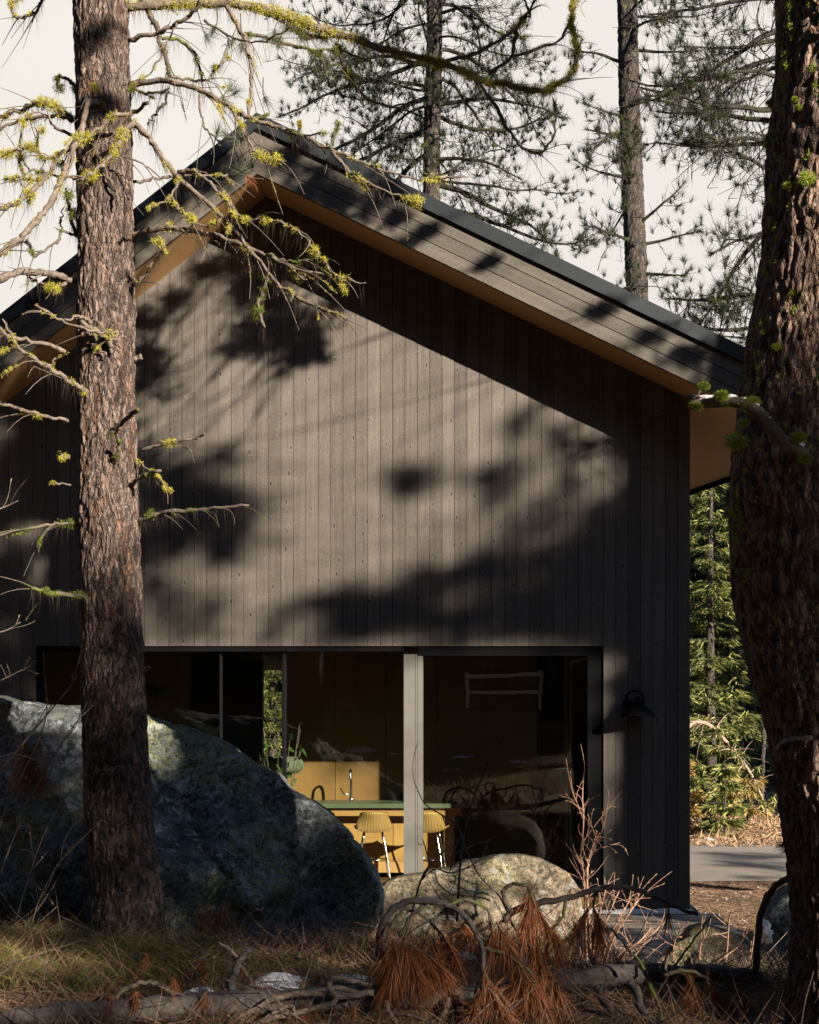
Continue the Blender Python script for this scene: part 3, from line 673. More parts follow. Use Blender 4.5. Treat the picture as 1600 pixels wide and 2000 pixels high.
# ------------------------------------------------------------------ rocks
def ico(sub):
    import bmesh
    bm = bmesh.new(); bmesh.ops.create_icosphere(bm, subdivisions=sub, radius=1.0)
    v = np.array([x.co[:] for x in bm.verts]); f_ = np.array([[q.index for q in p.verts] for p in bm.faces]); bm.free(); return v, f_
ICO6 = ico(6); ICO5 = ico(5); ICO3 = ico(3)
def boulder(name, label, outline, depth, half, mat, seed=0, rough=0.05, I=None, kind='boulder'):
    pts = np.array([PX(a, b_, depth) for a, b_ in outline]); c = 0.5*(pts.min(0)+pts.max(0))
    ang = np.arctan2(pts[:, 2]-c[2], pts[:, 0]-c[0]); rr = np.hypot(pts[:, 2]-c[2], pts[:, 0]-c[0]); o = np.argsort(ang); ang, rr = ang[o], rr[o]
    ang = np.concatenate([ang-2*math.pi, ang, ang+2*math.pi]); rr = np.tile(rr, 3)
    v, t = I or ICO6; a = np.arctan2(v[:, 2], v[:, 0]); r = np.interp(a, ang, rr)
    rho = np.hypot(v[:, 0], v[:, 2]); prof = rho**0.8
    V = np.stack([np.cos(a)*r*prof, np.sign(v[:, 1])*np.abs(v[:, 1])**0.75*half, np.sin(a)*r*prof], 1)
    rc = np.random.RandomState(seed+40)
    for q in range(26):
        pn = nrm(rc.randn(3)*np.array([.75, 0, .75])-np.array([0, .8, -.2])); h_ = (V@pn).max()*rc.uniform(.62, .92); ex = np.maximum(V@pn-h_, 0)*np.clip((np.abs(v[:, 1])-.12)*3.5, 0, 1); V = V-pn[None, :]*(ex*.92)[:, None]
    n = nrm(V/np.array([r.mean(), half, r.mean()])**1)
    f1, f2 = worley(V*1.1+seed*7.7)
    dsp = rough*(1.2*fbm(V*1.3+seed*3.3, 3)+0.55*fbm(V*3.1+seed, 3)+0.5*fbm(V*6+seed, 4)-.9*np.clip(.06-np.abs(fbm(V*.9+seed*5.1, 3)), 0, 1)/.06+0.9*(np.minimum(f2-f1, 0.4)-0.2))
    V = V+n*dsp[:, None]*(0.5+0.5*np.abs(v[:, 1:2]))
    m = MB(); m.add(V+c, tris=t); return tag(m.build(name, mat, sm=True), label, kind)
boulder('boulder', 'huge dark lichen covered boulder behind the left pine', [(-160, 1500), (-120, 1390), (-40, 1360), (40, 1374), (100, 1384), (155, 1380), (280, 1390), (330, 1410), (380, 1435), (430, 1455), (480, 1480), (520, 1505), (570, 1540), (620, 1565), (660, 1600), (700, 1640), (730, 1680), (748, 1730), (750, 1765), (735, 1810), (700, 1870), (600, 1960), (300, 1990), (0, 1980), (-150, 1800)], 10.9, 1.0, M_ROCK, 1, 0.10)
boulder('boulder', 'rounded pale boulder before the deck, its right side sunlit', [(700, 1800), (720, 1745), (760, 1717), (820, 1703), (880, 1690), (940, 1676), (985, 1668), (1020, 1671), (1070, 1685), (1105, 1705), (1128, 1735), (1136, 1770), (1130, 1820), (1110, 1870), (1080, 1910), (900, 1950), (740, 1930)], 11.55, 0.75, M_ROCK2, 2, 0.045)
boulder('rock', 'sunlit tan rock right of the bare shrub', [(1298, 1890), (1310, 1858), (1330, 1835), (1352, 1815), (1380, 1810), (1405, 1818), (1440, 1830), (1475, 1845), (1500, 1862), (1530, 1900), (1500, 1950), (1380, 1960), (1310, 1940)], 10.9, 0.5, M_ROCK2, 3, 0.06, ICO5, 'rock')
boulder('rock', 'dark shaded rock against the foot of the large right trunk', [(1478, 1870), (1485, 1805), (1510, 1765), (1545, 1738), (1600, 1730), (1680, 1760), (1690, 1860), (1600, 1930), (1500, 1920)], 11.3, 0.5, M_ROCK, 4, 0.05, ICO5, 'rock')
boulder('rock', 'small mossy rock low in front of the huge dark boulder', [(440, 1870), (470, 1820), (520, 1800), (570, 1815), (620, 1860), (630, 1900), (560, 1930), (450, 1920)], 9.7, 0.35, M_ROCK, 5, 0.05, ICO5, 'rock')
boulder('rock', 'small pale stone in the grass right of the left pine foot', [(250, 1920), (258, 1902), (275, 1898), (285, 1915), (282, 1935), (255, 1940)], 8.2, 0.08, M_ROCK2, 6, 0.02, ICO3, 'rock')

# snow patches
def snow(px, py, dep, rx, ry, h, seed, label):
    p = PX(px, py, dep); m = MB(); blob_mesh(m, (p[0], p[1], None), rx, ry, h, seed=seed); tag(m.build('snow_patch', M_SNOW, sm=True), label, 'snow', 'snow patches on the forest floor')
def gdepth(px, py):
    ds = np.linspace(5, 14, 400); P_ = np.stack([(px-PPX)/FPX*ds, CY+ds, EYE+(PPY-py)/FPX*ds], 1); k = np.argmax(P_[:, 2] < gz(P_[:, 0], P_[:, 1])); return ds[k] if k > 0 else 9.0
for i, (px, py, rx, ry, l) in enumerate([(360, 1850, 0.11, 0.2, 'snow patch right of the left pine foot'), (545, 1918, 0.19, 0.16, 'wide snow patch behind the left fallen log'), (390, 1946, 0.10, 0.06, 'small snow patch touching the left fallen log'),
        (690, 1915, 0.13, 0.14, 'snow patch left of the hanging brown needles'), (1292, 1922, 0.08, 0.1, 'snow lump below the right fallen log'), (905, 1872, 0.10, 0.12, 'snow patch at the foot of the sunlit boulder'), (1010, 1880, 0.13, 0.1, 'snow patch behind the brown needles at the pale boulder'),
        (80, 1885, 0.05, 0.05, 'tiny snow patch in the grass at far left'), (165, 1843, 0.05, 0.05, 'tiny snow patch at the left pine foot')]):
    snow(px, py, gdepth(px, py), rx, ry, 0.05, i+1, l)
m = MB(); p = PX(1492, 1822, 10.75); v, t = ICO5; m.add(p+np.stack([v[:, 0]*0.055, v[:, 1]*0.05, v[:, 2]*0.085], 1)*(1+0.5*fbm(v*2.0, 4))[:, None], tris=t); tag(m.build('snow_patch', M_SNOW, sm=True), 'snow clinging to the dark rock by the right trunk', 'snow', 'snow patches on the forest floor')
for i in range(14):
    x_, y_ = R.uniform(2.8, 6), R.uniform(10.8, 17); m = MB(); blob_mesh(m, (x_, y_, None), R.uniform(.1, .35), R.uniform(.1, .3), 0.05, seed=50+i); tag(m.build('snow_patch', M_SNOW, sm=True), 'thin snow patch on the tan bank beyond the driveway', 'snow', 'snow patches beyond the driveway')

# ------------------------------------------------------------------ tree helpers
def trunk_mesh(mb, cen, rad, nseg=96, step=0.03, amp=0.02, scale=9.0, zsc=0.3, seed=0, flare=0.0):
    """cen: list of points bottom to top, rad: radii"""
    cen = np.array(cen, float); rad = np.array(rad, float)
    L = np.concatenate([[0], np.cumsum(np.linalg.norm(np.diff(cen, axis=0), axis=1))]); n = max(8, int(L[-1]/step)); s = np.linspace(0, L[-1], n)
    sm = smooth(cen, 6); Ls = np.concatenate([[0], np.cumsum(np.linalg.norm(np.diff(sm, axis=0), axis=1))]); s2 = s/L[-1]*Ls[-1]
    c = np.stack([np.interp(s2, Ls, sm[:, k]) for k in range(3)], 1); r = np.interp(s, L, rad)
    th = np.arange(nseg)*2*math.pi/nseg
    base = c[:, None, :]+np.stack([np.cos(th)[None, :]*r[:, None], np.sin(th)[None, :]*r[:, None], np.zeros((n, nseg))], -1)
    p = base.reshape(-1, 3); q = p*np.array([scale, scale, scale*zsc])+seed*11.3
    q = q+np.stack([vnoise(p*4+seed), vnoise(p*4+9), vnoise(p*5+4)], 1)*0.45+np.stack([vnoise(p*22+seed), vnoise(p*22+9), vnoise(p*16+4)], 1)*0.4
    f1, f2 = worley(q); e = np.clip((f2-f1)/0.45, 0, 1); e = e*e*(3-2*e)
    dsp = amp*(e-0.6)+amp*0.9*fbm(p*np.array([30, 30, 14])+seed, 3)+amp*0.9*fbm(p*np.array([3, 3, 1.5])+seed, 2)
    rd = np.tile(np.stack([np.cos(th), np.sin(th), th*0], 1), (n, 1))
    mb.add(p+rd*dsp[:, None], quads=np.stack([(np.arange(n-1)[:, None]*nseg+np.arange(nseg)[None, :]), (np.arange(n-1)[:, None]*nseg+(np.arange(nseg)[None, :]+1) % nseg), (np.arange(1, n)[:, None]*nseg+(np.arange(nseg)[None, :]+1) % nseg), (np.arange(1, n)[:, None]*nseg+np.arange(nseg)[None, :])], -1).reshape(-1, 4), at=e)
def tufts(mb, pos, dr, n=26, ln=0.15, w=0.004, spread=1.0, droop=0.0):
    pos = np.asarray(pos); dr = nrm(np.asarray(dr)); k = len(pos)
    if k == 0: return
    B = np.repeat(pos, n, 0)+R.randn(k*n, 3)*0.006; D = np.repeat(dr, n, 0)+R.randn(k*n, 3)*0.55*spread; D = nrm(D); D[:, 2] -= droop
    B = B-np.repeat(dr, n, 0)*R.rand(k*n)[:, None]*0.05
    mb.needles(B, D, ln*R.uniform(0.6, 1.1, k*n), w)
def scatter_on(path, rad, n, off=1.0):
    path = np.asarray(path); rad = np.broadcast_to(rad, (len(path),)); s = R.rand(n)*(len(path)-1); i = s.astype(int); f_ = (s-i)[:, None]
    i2 = np.minimum(i+1, len(path)-1); p = path[i]*(1-f_)+path[i2]*f_; r = rad[i]
    d_ = nrm(R.randn(n, 3)); return p+d_*(r*off)[:, None], d_
def lichen(mb, path, rad, n, ln=0.03, w=0.006, down=0.2):
    """clumps of short curly blades along a limb"""
    path = np.asarray(path); nc = max(1, n//40); s = R.rand(nc)*(len(path)-1); cnt = np.clip((R.exponential(36, nc)).astype(int)+6, 6, 140)
    sd = np.repeat(s, cnt)+R.randn(cnt.sum())*np.repeat(R.uniform(.1, .8, nc), cnt); ii_ = np.clip(sd, 0, len(path)-1.001); i = ii_.astype(int); f_ = (ii_-i)[:, None]
    rad = np.broadcast_to(rad, (len(path),)); p = path[i]*(1-f_)+path[np.minimum(i+1, len(path)-1)]*f_
    cd = nrm(R.randn(nc, 3)+np.array([0, 0, -down])); d_ = nrm(np.repeat(cd, cnt, 0)*.9+R.randn(len(p), 3)*.8); sz = np.repeat(R.uniform(0.35, 1.2, nc)**1.3*np.clip(cnt/40, .6, 1.7), cnt)
    st_ = p+d_*rad[i][:, None]*0.9; mb.needles(st_, d_+R.randn(len(p), 3)*0.6, ln*sz*R.uniform(0.5, 1.3, len(p)), w)
    mb.needles(st_+d_*(ln*0.6*sz)[:, None], R.randn(len(p), 3), ln*sz*0.7, w*.8)
def hang(mb, path, n, ln=0.1, w=0.0025):
    p, d_ = scatter_on(path, 0.004, n); mb.needles(p, np.tile([0, 0, -1.0], (n, 1))+R.randn(n, 3)*0.12, ln*R.uniform(0.3, 1.2, n), w)

# ------------------------------------------------------------------ left pine, branch by branch
HD = 9.2
hero = thing('pine_tree', 'sunlit pine with bare lichen hung branches standing before the huge boulder', 'tree', PX(245, 1830, HD))
ed = [(1900, 160, 335), (1830, 168, 325), (1750, 175, 315), (1650, 170, 303), (1500, 165, 290), (1300, 158, 278), (1150, 157, 275), (1000, 155, 270), (800, 152, 264), (600, 152, 262), (420, 152, 260), (300, 150, 256), (160, 148, 252), (0, 145, 251), (-300, 140, 240), (-900, 140, 215)]
m = MB(); trunk_mesh(m, [PX((a+b_)/2, y_, HD) for y_, a, b_ in ed], [(b_-a)/2/FPX*HD for y_, a, b_ in ed], 150, 0.016, 0.0075, 30.0, 0.24, 3)
hero_trunk = m.build('trunk', M_BARK1, hero, sm=True, attr='crack')
S = HD/FPX
# (points px, r0 px, r1 px, depth offset start, end, lichen amount, kind)
HB = [
 ([(245, 15), (350, 8), (450, 6), (540, 22), (600, 48), (690, 78), (780, 103), (860, 122), (930, 150), (990, 166), (1050, 178), (1090, 165), (1120, 138), (1127, 100), (1119, 50), (1118, -20)], 9.5, 3.5, 0, 0.9, 7500, 'L'),
 ([(860, 122), (920, 105), (985, 72), (1020, 40), (1052, -10)], 5, 2.5, .6, .9, 260, 'L'),
 ([(955, 140), (1000, 112), (1006, 70), (1018, 40), (1035, 25), (1015, -10)], 5, 2, .7, .4, 120, 'L'),
 ([(925, 150), (965, 200), (990, 250), (1022, 288), (1050, 298), (1078, 275), (1086, 225), (1080, 190)], 4.5, 2.2, .7, 1.0, 160, 'M'),
 ([(1000, 110), (1080, 85), (1110, 50), (1119, 0)], 4, 2, .7, .9, 160, 'L'),
 ([(660, 75), (668, 120), (690, 160), (712, 186), (755, 205), (800, 200)], 4, 2, .4, .2, 320, 'L'),
 ([(665, 95), (700, 112), (730, 120)], 3, 1.5, .4, .5, 120, 'L'),
 ([(443, 12), (462, 45), (477, 72), (486, 110), (492, 150), (490, 190), (484, 225)], 5.5, 3, .1, -.1, 110, 'L'),
 ([(470, 66), (530, 75), (580, 92), (630, 98), (660, 95)], 4, 2.5, .1, .3, 330, 'M'),
 ([(400, 40), (450, 70), (500, 82), (540, 70), (570, 50)], 3, 1.5, .1, -.3, 60, 'M'),
 ([(490, 10), (560, 45), (600, 70), (660, 70)], 6, 4, .15, .35, 420, 'M'),
 ([(275, -10), (293, 28), (306, 55), (316, 95), (328, 122), (332, 155)], 7, 5, 0, .2, 110, 'M'),
 ([(316, 76), (345, 75), (374, 98), (390, 130), (397, 160)], 4, 2.5, .1, .3, 180, 'M'),
 ([(332, 148), (365, 154), (396, 158), (420, 140), (440, 105), (447, 75)], 3.5, 2, .2, .4, 240, 'L'),
 ([(252, 78), (300, 65), (340, 50), (372, 28), (393, 0)], 5, 4, 0, -.3, 0, 'L'),
 ([(345, 45), (330, 78), (308, 115), (290, 145), (272, 160)], 2.5, 1.2, -.2, 0, 60, 'L'),
 ([(253, 166), (310, 157), (360, 166), (405, 181), (452, 210), (480, 227), (531, 244), (584, 265), (636, 289), (690, 309), (741, 331), (820, 349), (916, 342)], 7, 1.8, 0, -.7, 330, 'L'),
 ([(448, 206), (470, 240), (482, 268), (500, 298), (522, 308), (560, 316)], 4, 1.5, -.3, -.45, 420, 'L'),
 ([(650, 297), (683, 336), (712, 354), (767, 378), (822, 399)], 4, 1.6, -.5, -.7, 330, 'L'),
 ([(484, 270), (491, 300), (491, 330), (480, 340)], 3, 2.5, -.3, -.35, 40, 'M'),
 ([(580, 262), (588, 245), (586, 235)], 4, 2, -.45, -.5, 110, 'L'),
 ([(646, 290), (653, 262), (664, 240)], 3, 2, -.5, -.5, 120, 'M'),
 ([(500, 232), (520, 225), (525, 220)], 4, 3, -.3, -.3, 100, 'M'),
 ([(545, 250), (590, 262), (634, 260)], 3, 1.5, -.4, -.6, 120, 'M'),
 ([(258, 240), (285, 262), (312, 300), (345, 342), (400, 392), (445, 432), (490, 490), (535, 545), (580, 580), (625, 602), (682, 624)], 6.5, 2.5, 0, -.9, 260, 'L'),
 ([(348, 336), (378, 334), (410, 358), (438, 386), (455, 405), (478, 428), (505, 430), (535, 430), (562, 440), (586, 452), (606, 476), (628, 505), (660, 540), (716, 554)], 4, 1.6, -.25, -1.0, 430, 'L'),
 ([(352, 350), (330, 385), (300, 400), (290, 408)], 3, 1.6, -.3, -.4, 160, 'L'),
 ([(335, 385), (350, 405), (372, 430), (405, 442), (428, 428)], 2.6, 1.5, -.3, -.5, 190, 'L'),
 ([(258, 460), (300, 449), (350, 447), (400, 456), (450, 470), (500, 490), (545, 510), (590, 527), (650, 537)], 7, 2.5, 0, -.7, 140, 'L'),
 ([(520, 498), (560, 510), (595, 508), (618, 497)], 3, 2, -.5, -.6, 190, 'M'),
 ([(528, 540), (512, 568), (505, 600), (520, 640)], 6, 2.5, -.6, -.6, 230, 'M'),
 ([(550, 545), (570, 535), (600, 545)], 3, 1.5, -.6, -.7, 60, 'L'),
 ([(403, 454), (415, 470), (428, 478)], 2, 1.2, -.3, -.3, 0, 'L'),
 ([(256, 356), (300, 350), (345, 344), (400, 343), (446, 342)], 4, 2.2, .05, .2, 50, 'L'),
 ([(215, 305), (250, 308), (285, 325), (318, 350)], 2.5, 1.3, -.25, -.3, 0, 'L'),
 ([(262, 558), (285, 535), (305, 505), (320, 485), (308, 478)], 4, 3, -.1, -.35, 120, 'L'),
 ([(258, 175), (290, 182), (330, 175)], 3.5, 2, 0, -.2, 160, 'M'),
 ([(330, 178), (318, 205), (302, 225), (288, 243)], 3, 2, -.1, -.05, 110, 'M'),
 ([(252, 222), (275, 210), (292, 197)], 5, 4, 0, -.15, 40, 'M'),
 ([(390, 185), (392, 225), (402, 250), (420, 270), (436, 278)], 2.5, 1.5, -.2, -.25, 0, 'M'),
 ([(140, 235), (112, 208), (82, 203), (45, 212), (0, 232), (-60, 250)], 6.5, 4.5, 0, .3, 480, 'L'),
 ([(140, 232), (100, 226), (60, 231), (30, 240), (-20, 262)], 4, 3, .05, .2, 150, 'L'),
 ([(215, 222), (200, 205), (184, 197), (170, 207), (162, 245), (152, 278), (136, 312), (122, 348), (105, 382), (80, 420), (56, 450), (28, 476), (-10, 500), (-60, 535)], 6, 6, -.12, -.9, 330, 'L'),
 ([(258, 222), (225, 225), (195, 250), (170, 268), (148, 275), (128, 294), (108, 306), (86, 309), (74, 292), (72, 268), (86, 252)], 4.5, 2, -.3, -.5, 700, 'L'),
 ([(262, 236), (240, 262), (228, 285), (205, 315), (180, 338), (160, 348), (140, 350)], 5, 4, -.3, -.5, 560, 'L'),
 ([(178, 255), (182, 280), (196, 310), (205, 338), (225, 368), (232, 400)], 4, 3, -.2, -.22, 60, 'M'),
 ([(150, 268), (118, 254), (104, 245), (92, 224), (64, 215)], 4, 1.8, -.05, -.15, 40, 'L'),
 ([(125, 318), (108, 320), (92, 345), (62, 375), (30, 398), (-20, 416)], 4, 5, -.35, -.6, 330, 'L'),
 ([(150, 345), (118, 346), (92, 336), (58, 330), (45, 318)], 3.5, 2, -.1, -.3, 80, 'M'),
 ([(92, 345), (60, 352), (44, 340), (40, 300), (42, 268), (48, 235)], 3, 1.5, -.35, -.4, 360, 'L'),
 ([(72, 290), (40, 290), (10, 300), (-30, 305)], 3, 3, -.45, -.55, 330, 'L'),
 ([(40, 345), (20, 348), (4, 351)], 2.5, 1.2, -.4, -.4, 130, 'L'),
 ([(42, 358), (50, 378), (56, 392)], 3, 2, -.4, -.4, 110, 'L'),
 ([(150, 553), (128, 543), (105, 537), (60, 533), (34, 532), (-10, 549), (-60, 560)], 7, 8, 0, -.5, 0, 'P'),
 ([(130, 552), (108, 560), (85, 557), (62, 545), (55, 535)], 3, 2, -.1, -.2, 190, 'L'),
 ([(150, 463), (122, 450), (112, 470), (82, 492), (66, 500), (58, 475), (50, 468)], 3, 3, .02, -.5, 80, 'M'),
 ([(122, 450), (118, 430), (124, 404)], 2.2, 1.2, .0, .1, 10, 'M'),
 ([(148, 462), (140, 430), (135, 400), (128, 370)], 4, 3, 0, -.1, 220, 'M'),
 ([(174, 768), (152, 755), (131, 742), (105, 724), (73, 705), (31, 674), (-2, 640)], 6, 4, -.15, -.8, 150, 'P'),
 ([(32, 675), (22, 655), (4, 622)], 3, 2, -.7, -.8, 40, 'P'),
 ([(128, 688), (79, 669), (30, 660), (-20, 655)], 4.5, 4, -.35, -.6, 40, 'L'),
 ([(98, 715), (108, 700), (122, 695)], 2.5, 1.5, -.4, -.4, 90, 'P'),
 ([(228, 648), (200, 650), (170, 643), (125, 628), (98, 612), (66, 596)], 3.5, 2, -.3, -.5, 90, 'L'),
 ([(180, 630), (165, 622), (150, 617), (125, 626)], 5, 2, -.2, -.4, 30, 'P'),
 ([(150, 620), (175, 640), (200, 655), (215, 670), (217, 690)], 6, 5, -.25, -.2, 70, 'P'),
 ([(180, 645), (195, 680), (210, 695)], 3, 2, -.25, -.22, 60, 'P'),
 ([(148, 826), (110, 817), (75, 808), (30, 797), (-30, 785)], 4, 3, 0, -.3, 60, 'P'),
 ([(210, 856), (236, 828), (258, 808), (273, 797)], 5, 4, -.15, -.4, 30, 'M'),
 ([(205, 915), (228, 895), (232, 875), (232, 858)], 5, 4, -.15, -.3, 70, 'M'),
 ([(274, 881), (320, 868), (366, 860), (403, 848)], 4, 2.6, 0, -.2, 20, 'L'),
 ([(256, 948), (275, 932), (290, 924), (313, 919)], 5, 4, -.1, -.3, 20, 'M'),
 ([(268, 900), (285, 914), (300, 925), (318, 942), (336, 960)], 2, 1.2, -.05, -.2, 170, 'L'),
 ([(270, 1020), (310, 1004), (360, 997), (420, 993), (484, 985)], 5, 3.5, 0, -.3, 150, 'M'),
 ([(155, 1024), (110, 1024), (60, 1032), (-20, 1050)], 3.5, 3, 0, -.4, 150, 'M'),
 ([(174, 1167), (140, 1163), (100, 1157), (60, 1149)], 5, 4, -.15, -.4, 190, 'M'),
 ([(156, 952), (130, 946), (100, 942)], 3, 2, 0, -.1, 60, 'L'),
 ([(152, 900), (130, 893), (115, 888)], 2.5, 2, 0, -.1, 60, 'L'),
 ([(84, -10), (78, 8), (64, 26), (44, 33), (28, 30), (27, 12), (34, -10)], 3.5, 3, .3, .4, 220, 'L'),
 ([(148, 172), (136, 158), (122, 150), (112, 152), (113, 172)], 4, 3, 0, .05, 260, 'M'),
 ([(262, 700), (272, 698), (275, 697)], 6, 5, 0, 0, 0, 'P'),
 ([(275, 1310), (285, 1308), (292, 1304)], 6, 5, 0, 0, 0, 'P'),
]
bright_l = 0
for (pts, r0, r1, o0, o1, lich, kd) in HB:
    n = len(pts); k = np.linspace(0, 1, n)
    P3 = np.array([PX(a, b_, HD+o0+(o1-o0)*t) for (a, b_), t in zip(pts, k)]); sp = smooth(P3, 5); L = len(sp)
    sp[1:] += R.randn(L-1, 3)*np.array([.005, .008, .005])
    rad = np.linspace(r0, r1, L)*.88*S*R.uniform(0.8, 1.2, L); rad[-1] *= 0.6
    m = MB(); m.tube(sp, rad, 8); TWG = []
    tot = np.linalg.norm(np.diff(sp, axis=0), axis=1).sum()
    if tot > 0.4:   # short dead side twigs
        for q in range(int(tot*9)):
            i = R.randint(2, L-1); d0 = nrm(np.cross(sp[i]-sp[i-1], R.randn(3))+nrm(sp[i]-sp[i-1])*.5); ln_ = R.uniform(0.04, 0.34); c_ = R.randn(3)*0.25
            tw = np.array([sp[i]+d0*ln_*t+c_*ln_*t*t+np.array([0, 0, -0.4*ln_])*t*t for t in np.linspace(0, 1, 5)]); m.tube(tw, np.linspace(0.0042, 0.0015, 5), 4, False); TWG.append(tw)
    bo = m.build('branch', {'L': M_LIMB, 'M': M_LIMBM, 'P': M_LIMB}[kd], hero, sm=True)
    if lich:
        l = MB(); lichen(l, sp, rad, int(lich*1.9), 0.027, 0.0042, 0.35); [lichen(l, t_, .003, 60, .018, .0035, .3) for t_ in TWG[::2] if lich > 30]; l.build('lichen', M_LICH if kd != 'M' else M_MOSS, bo)
        if lich > 100:
            l = MB(); hang(l, sp, int(tot*(260 if lich > 3000 else 110))+10, 0.15, 0.0024); l.build('hanging_lichen', M_HANG, bo)
# green needle tufts on the thin sprays of the left pine
TF = [(405, 75, .1, 'd'), (415, 60, .1, 'd'), (472, 95, 0, 'd'), (455, 82, 0, 'd'), (545, 80, .1, 'd'), (535, 68, 0, 'd'), (560, 55, .2, 'd'), (425, 258, -.3, 'a'), (440, 262, -.3, 'a'), (472, 268, -.35, 'a'), (466, 275, -.35, 'd'), (470, 335, -.35, 'a'), (478, 330, -.35, 'a'),
      (520, 200, .1, 'd'), (460, 180, .1, 'a'), (450, 170, .1, 'a'), (530, 15, .3, 'a'), (715, 15, .6, 'a'), (740, 25, .6, 'a'), (700, 40, .6, 'a'), (690, 5, .6, 'a'), (730, 40, .7, 'a'), (590, 70, .4, 'd'), (620, 60, .5, 'd'), (440, 200, -.2, 'd')]
for (a, b_, o, k) in TF:
    tfm = MB(); tw = MB()
    p = PX(a, b_, HD+o); dr = np.array([R.randn()*0.5, R.randn()*0.4, -0.9 if k == 'd' else 0.6]); dr = dr/np.linalg.norm(dr)
    tufts(tfm, [p], [dr], 60, 0.13, 0.0028, 1.0); tw.tube(smooth([p-dr*0.16+R.randn(3)*0.03, p-dr*0.07, p+dr*0.02], 3), 0.004, 5)
    sb = tw.build('spray', M_LIMBM, hero); tfm.build('needles', M_NEEDG, sb)
p = PX(486, 352, HD-.35); m = MB(); tufts(m, [p, p+[0.02, 0, 0]], [[.2, 0, -1], [.5, 0, -.8]], 22, 0.10, 0.003, 0.5); m.build('dead_needles', M_BROWN, sb)

# ------------------------------------------------------------------ large trunk at the right
BD = 7.0
big = thing('pine_tree', 'massive dark curved pine trunk filling the right edge', 'tree', PX(1680, 1990, BD))
ed = [(2080, 1528, 1830), (1990, 1536, 1815), (1900, 1545, 1805), (1800, 1548, 1800), (1700, 1540, 1795), (1600, 1528, 1785), (1500, 1512, 1772), (1400, 1494, 1758), (1300, 1462, 1738), (1200, 1440, 1720), (1100, 1428, 1708), (1000, 1425, 1702), (920, 1430, 1704), (850, 1440, 1708), (760, 1450, 1712), (680, 1462, 1718), (600, 1476, 1726), (500, 1490, 1738), (400, 1497, 1742), (300, 1503, 1745), (200, 1511, 1748), (100, 1517, 1752), (0, 1519, 1753), (-400, 1530, 1745), (-1200, 1560, 1720)]
m = MB(); trunk_mesh(m, [PX((a+b_)/2, y_, BD) for y_, a, b_ in ed], [(b_-a)/2/FPX*BD for y_, a, b_ in ed], 240, 0.013, 0.0105, 24.0, 0.12, 8)
m.build('trunk', M_BARK2, big, sm=True, attr='crack')
Sb = (BD-.3)/FPX
bp_ = smooth([PX(1592, 905, BD-.22), PX(1570, 888, BD-.33), PX(1535, 868, BD-.42), PX(1505, 835, BD-.46), PX(1482, 806, BD-.45), PX(1445, 787, BD-.42), PX(1400, 786, BD-.38), PX(1345, 792, BD-.35)], 6)
m = MB(); rr = np.linspace(15, 9, len(bp_))*Sb*R.uniform(.9, 1.1, len(bp_)); m.tube(bp_, rr, 12)
m.tube(smooth([bp_[-12], PX(1385, 778, BD-.37), PX(1332, 776, BD-.35)], 5), np.linspace(7, 5, 11)*Sb, 8); m.tube(smooth([PX(1362, 778, BD-.36), PX(1366, 765, BD-.36), PX(1376, 752, BD-.37)], 3), 0.007, 6)
sn = m.build('branch', M_LIMBM, big, sm=True)
l = MB(); lichen(l, bp_, rr, 420, 0.02, 0.004, 0.2)
for (a, b_, r_) in ((1470, 790, .030), (1409, 776, .027), (1374, 757, .022), (1560, 858, .03), (1572, 900, .024), (1437, 865, .042), (1362, 798, .02), (1350, 794, .012), (1452, 830, .02)):
    p = PX(a, b_-3, BD-.44); n = 620; r_ = r_*1.35; dd = nrm(R.randn(n, 3)); l.needles(p+dd*r_*R.rand(n)[:, None]**.5*0.7*np.array([1.3, 1, .8]), dd+R.randn(n, 3)*.4, r_*0.5, 0.0035)
M_MOSSB = m_leaf('bright_moss', [(0.10, 0.14, 0.02), (0.26, 0.32, 0.04), (0.45, 0.48, 0.08)], .3)
l.build('moss', M_MOSSB, sn)
l = MB(); v, t = ICO3
for (a, rx, rz) in ((1383, 20, 5), (1425, 15, 5), (1451, 6, 3), (1500, 5, 3), (1541, 9, 4), (1565, 8, 6), (1475, 6, 3)):
    pxs = PPX+bp_[:, 0]/(bp_[:, 1]-CY)*FPX; k = int(np.argmin(abs(pxs-a))); c = bp_[k]+np.array([0, 0, rr[k]*0.95])
    l.add(c+v*np.array([rx*Sb, 0.022, rz*Sb])*(1+0.35*fbm(v*1.6+a, 3))[:, None], tris=t)
c = PX(1437, 857, BD-.42); l.add(c+v*np.array([18*Sb, .025, 5*Sb])*(1+0.35*fbm(v*1.6+9, 3))[:, None], tris=t)
l.build('snow_cap', M_SNOW, sn, sm=True)
l = MB()  # moss clumps on the bark
def on_trunk(px, py):
    ys_ = np.array([e[0] for e in ed])[::-1]; le = np.interp(py, ys_, np.array([e[1] for e in ed])[::-1]); ri = np.interp(py, ys_, np.array([e[2] for e in ed])[::-1])
    c = PX((le+ri)/2, py, BD); r_ = (ri-le)/2/FPX*BD; u = np.clip((px-(le+ri)/2)/((ri-le)/2), -1, 1); a = math.acos(u); return c+np.array([math.cos(a)*r_, -math.sin(a)*r_, 0])*1.02
for k in range(170):
    py = R.uniform(0, 1150)
    le = np.interp(py, [e[0] for e in ed][::-1], [e[1] for e in ed][::-1])
    px = le+abs(R.randn())*(10 if R.rand() < .65 else 60); p = on_trunk(px, py); n = R.randint(20, 90); r_ = R.uniform(0.008, 0.022)
    dd = nrm(R.randn(n, 3)); l.needles(p+dd*r_*np.array([.9, .6, 1.6])*R.rand(n)[:, None], dd+R.randn(n, 3)*.4, r_*.8, 0.003)
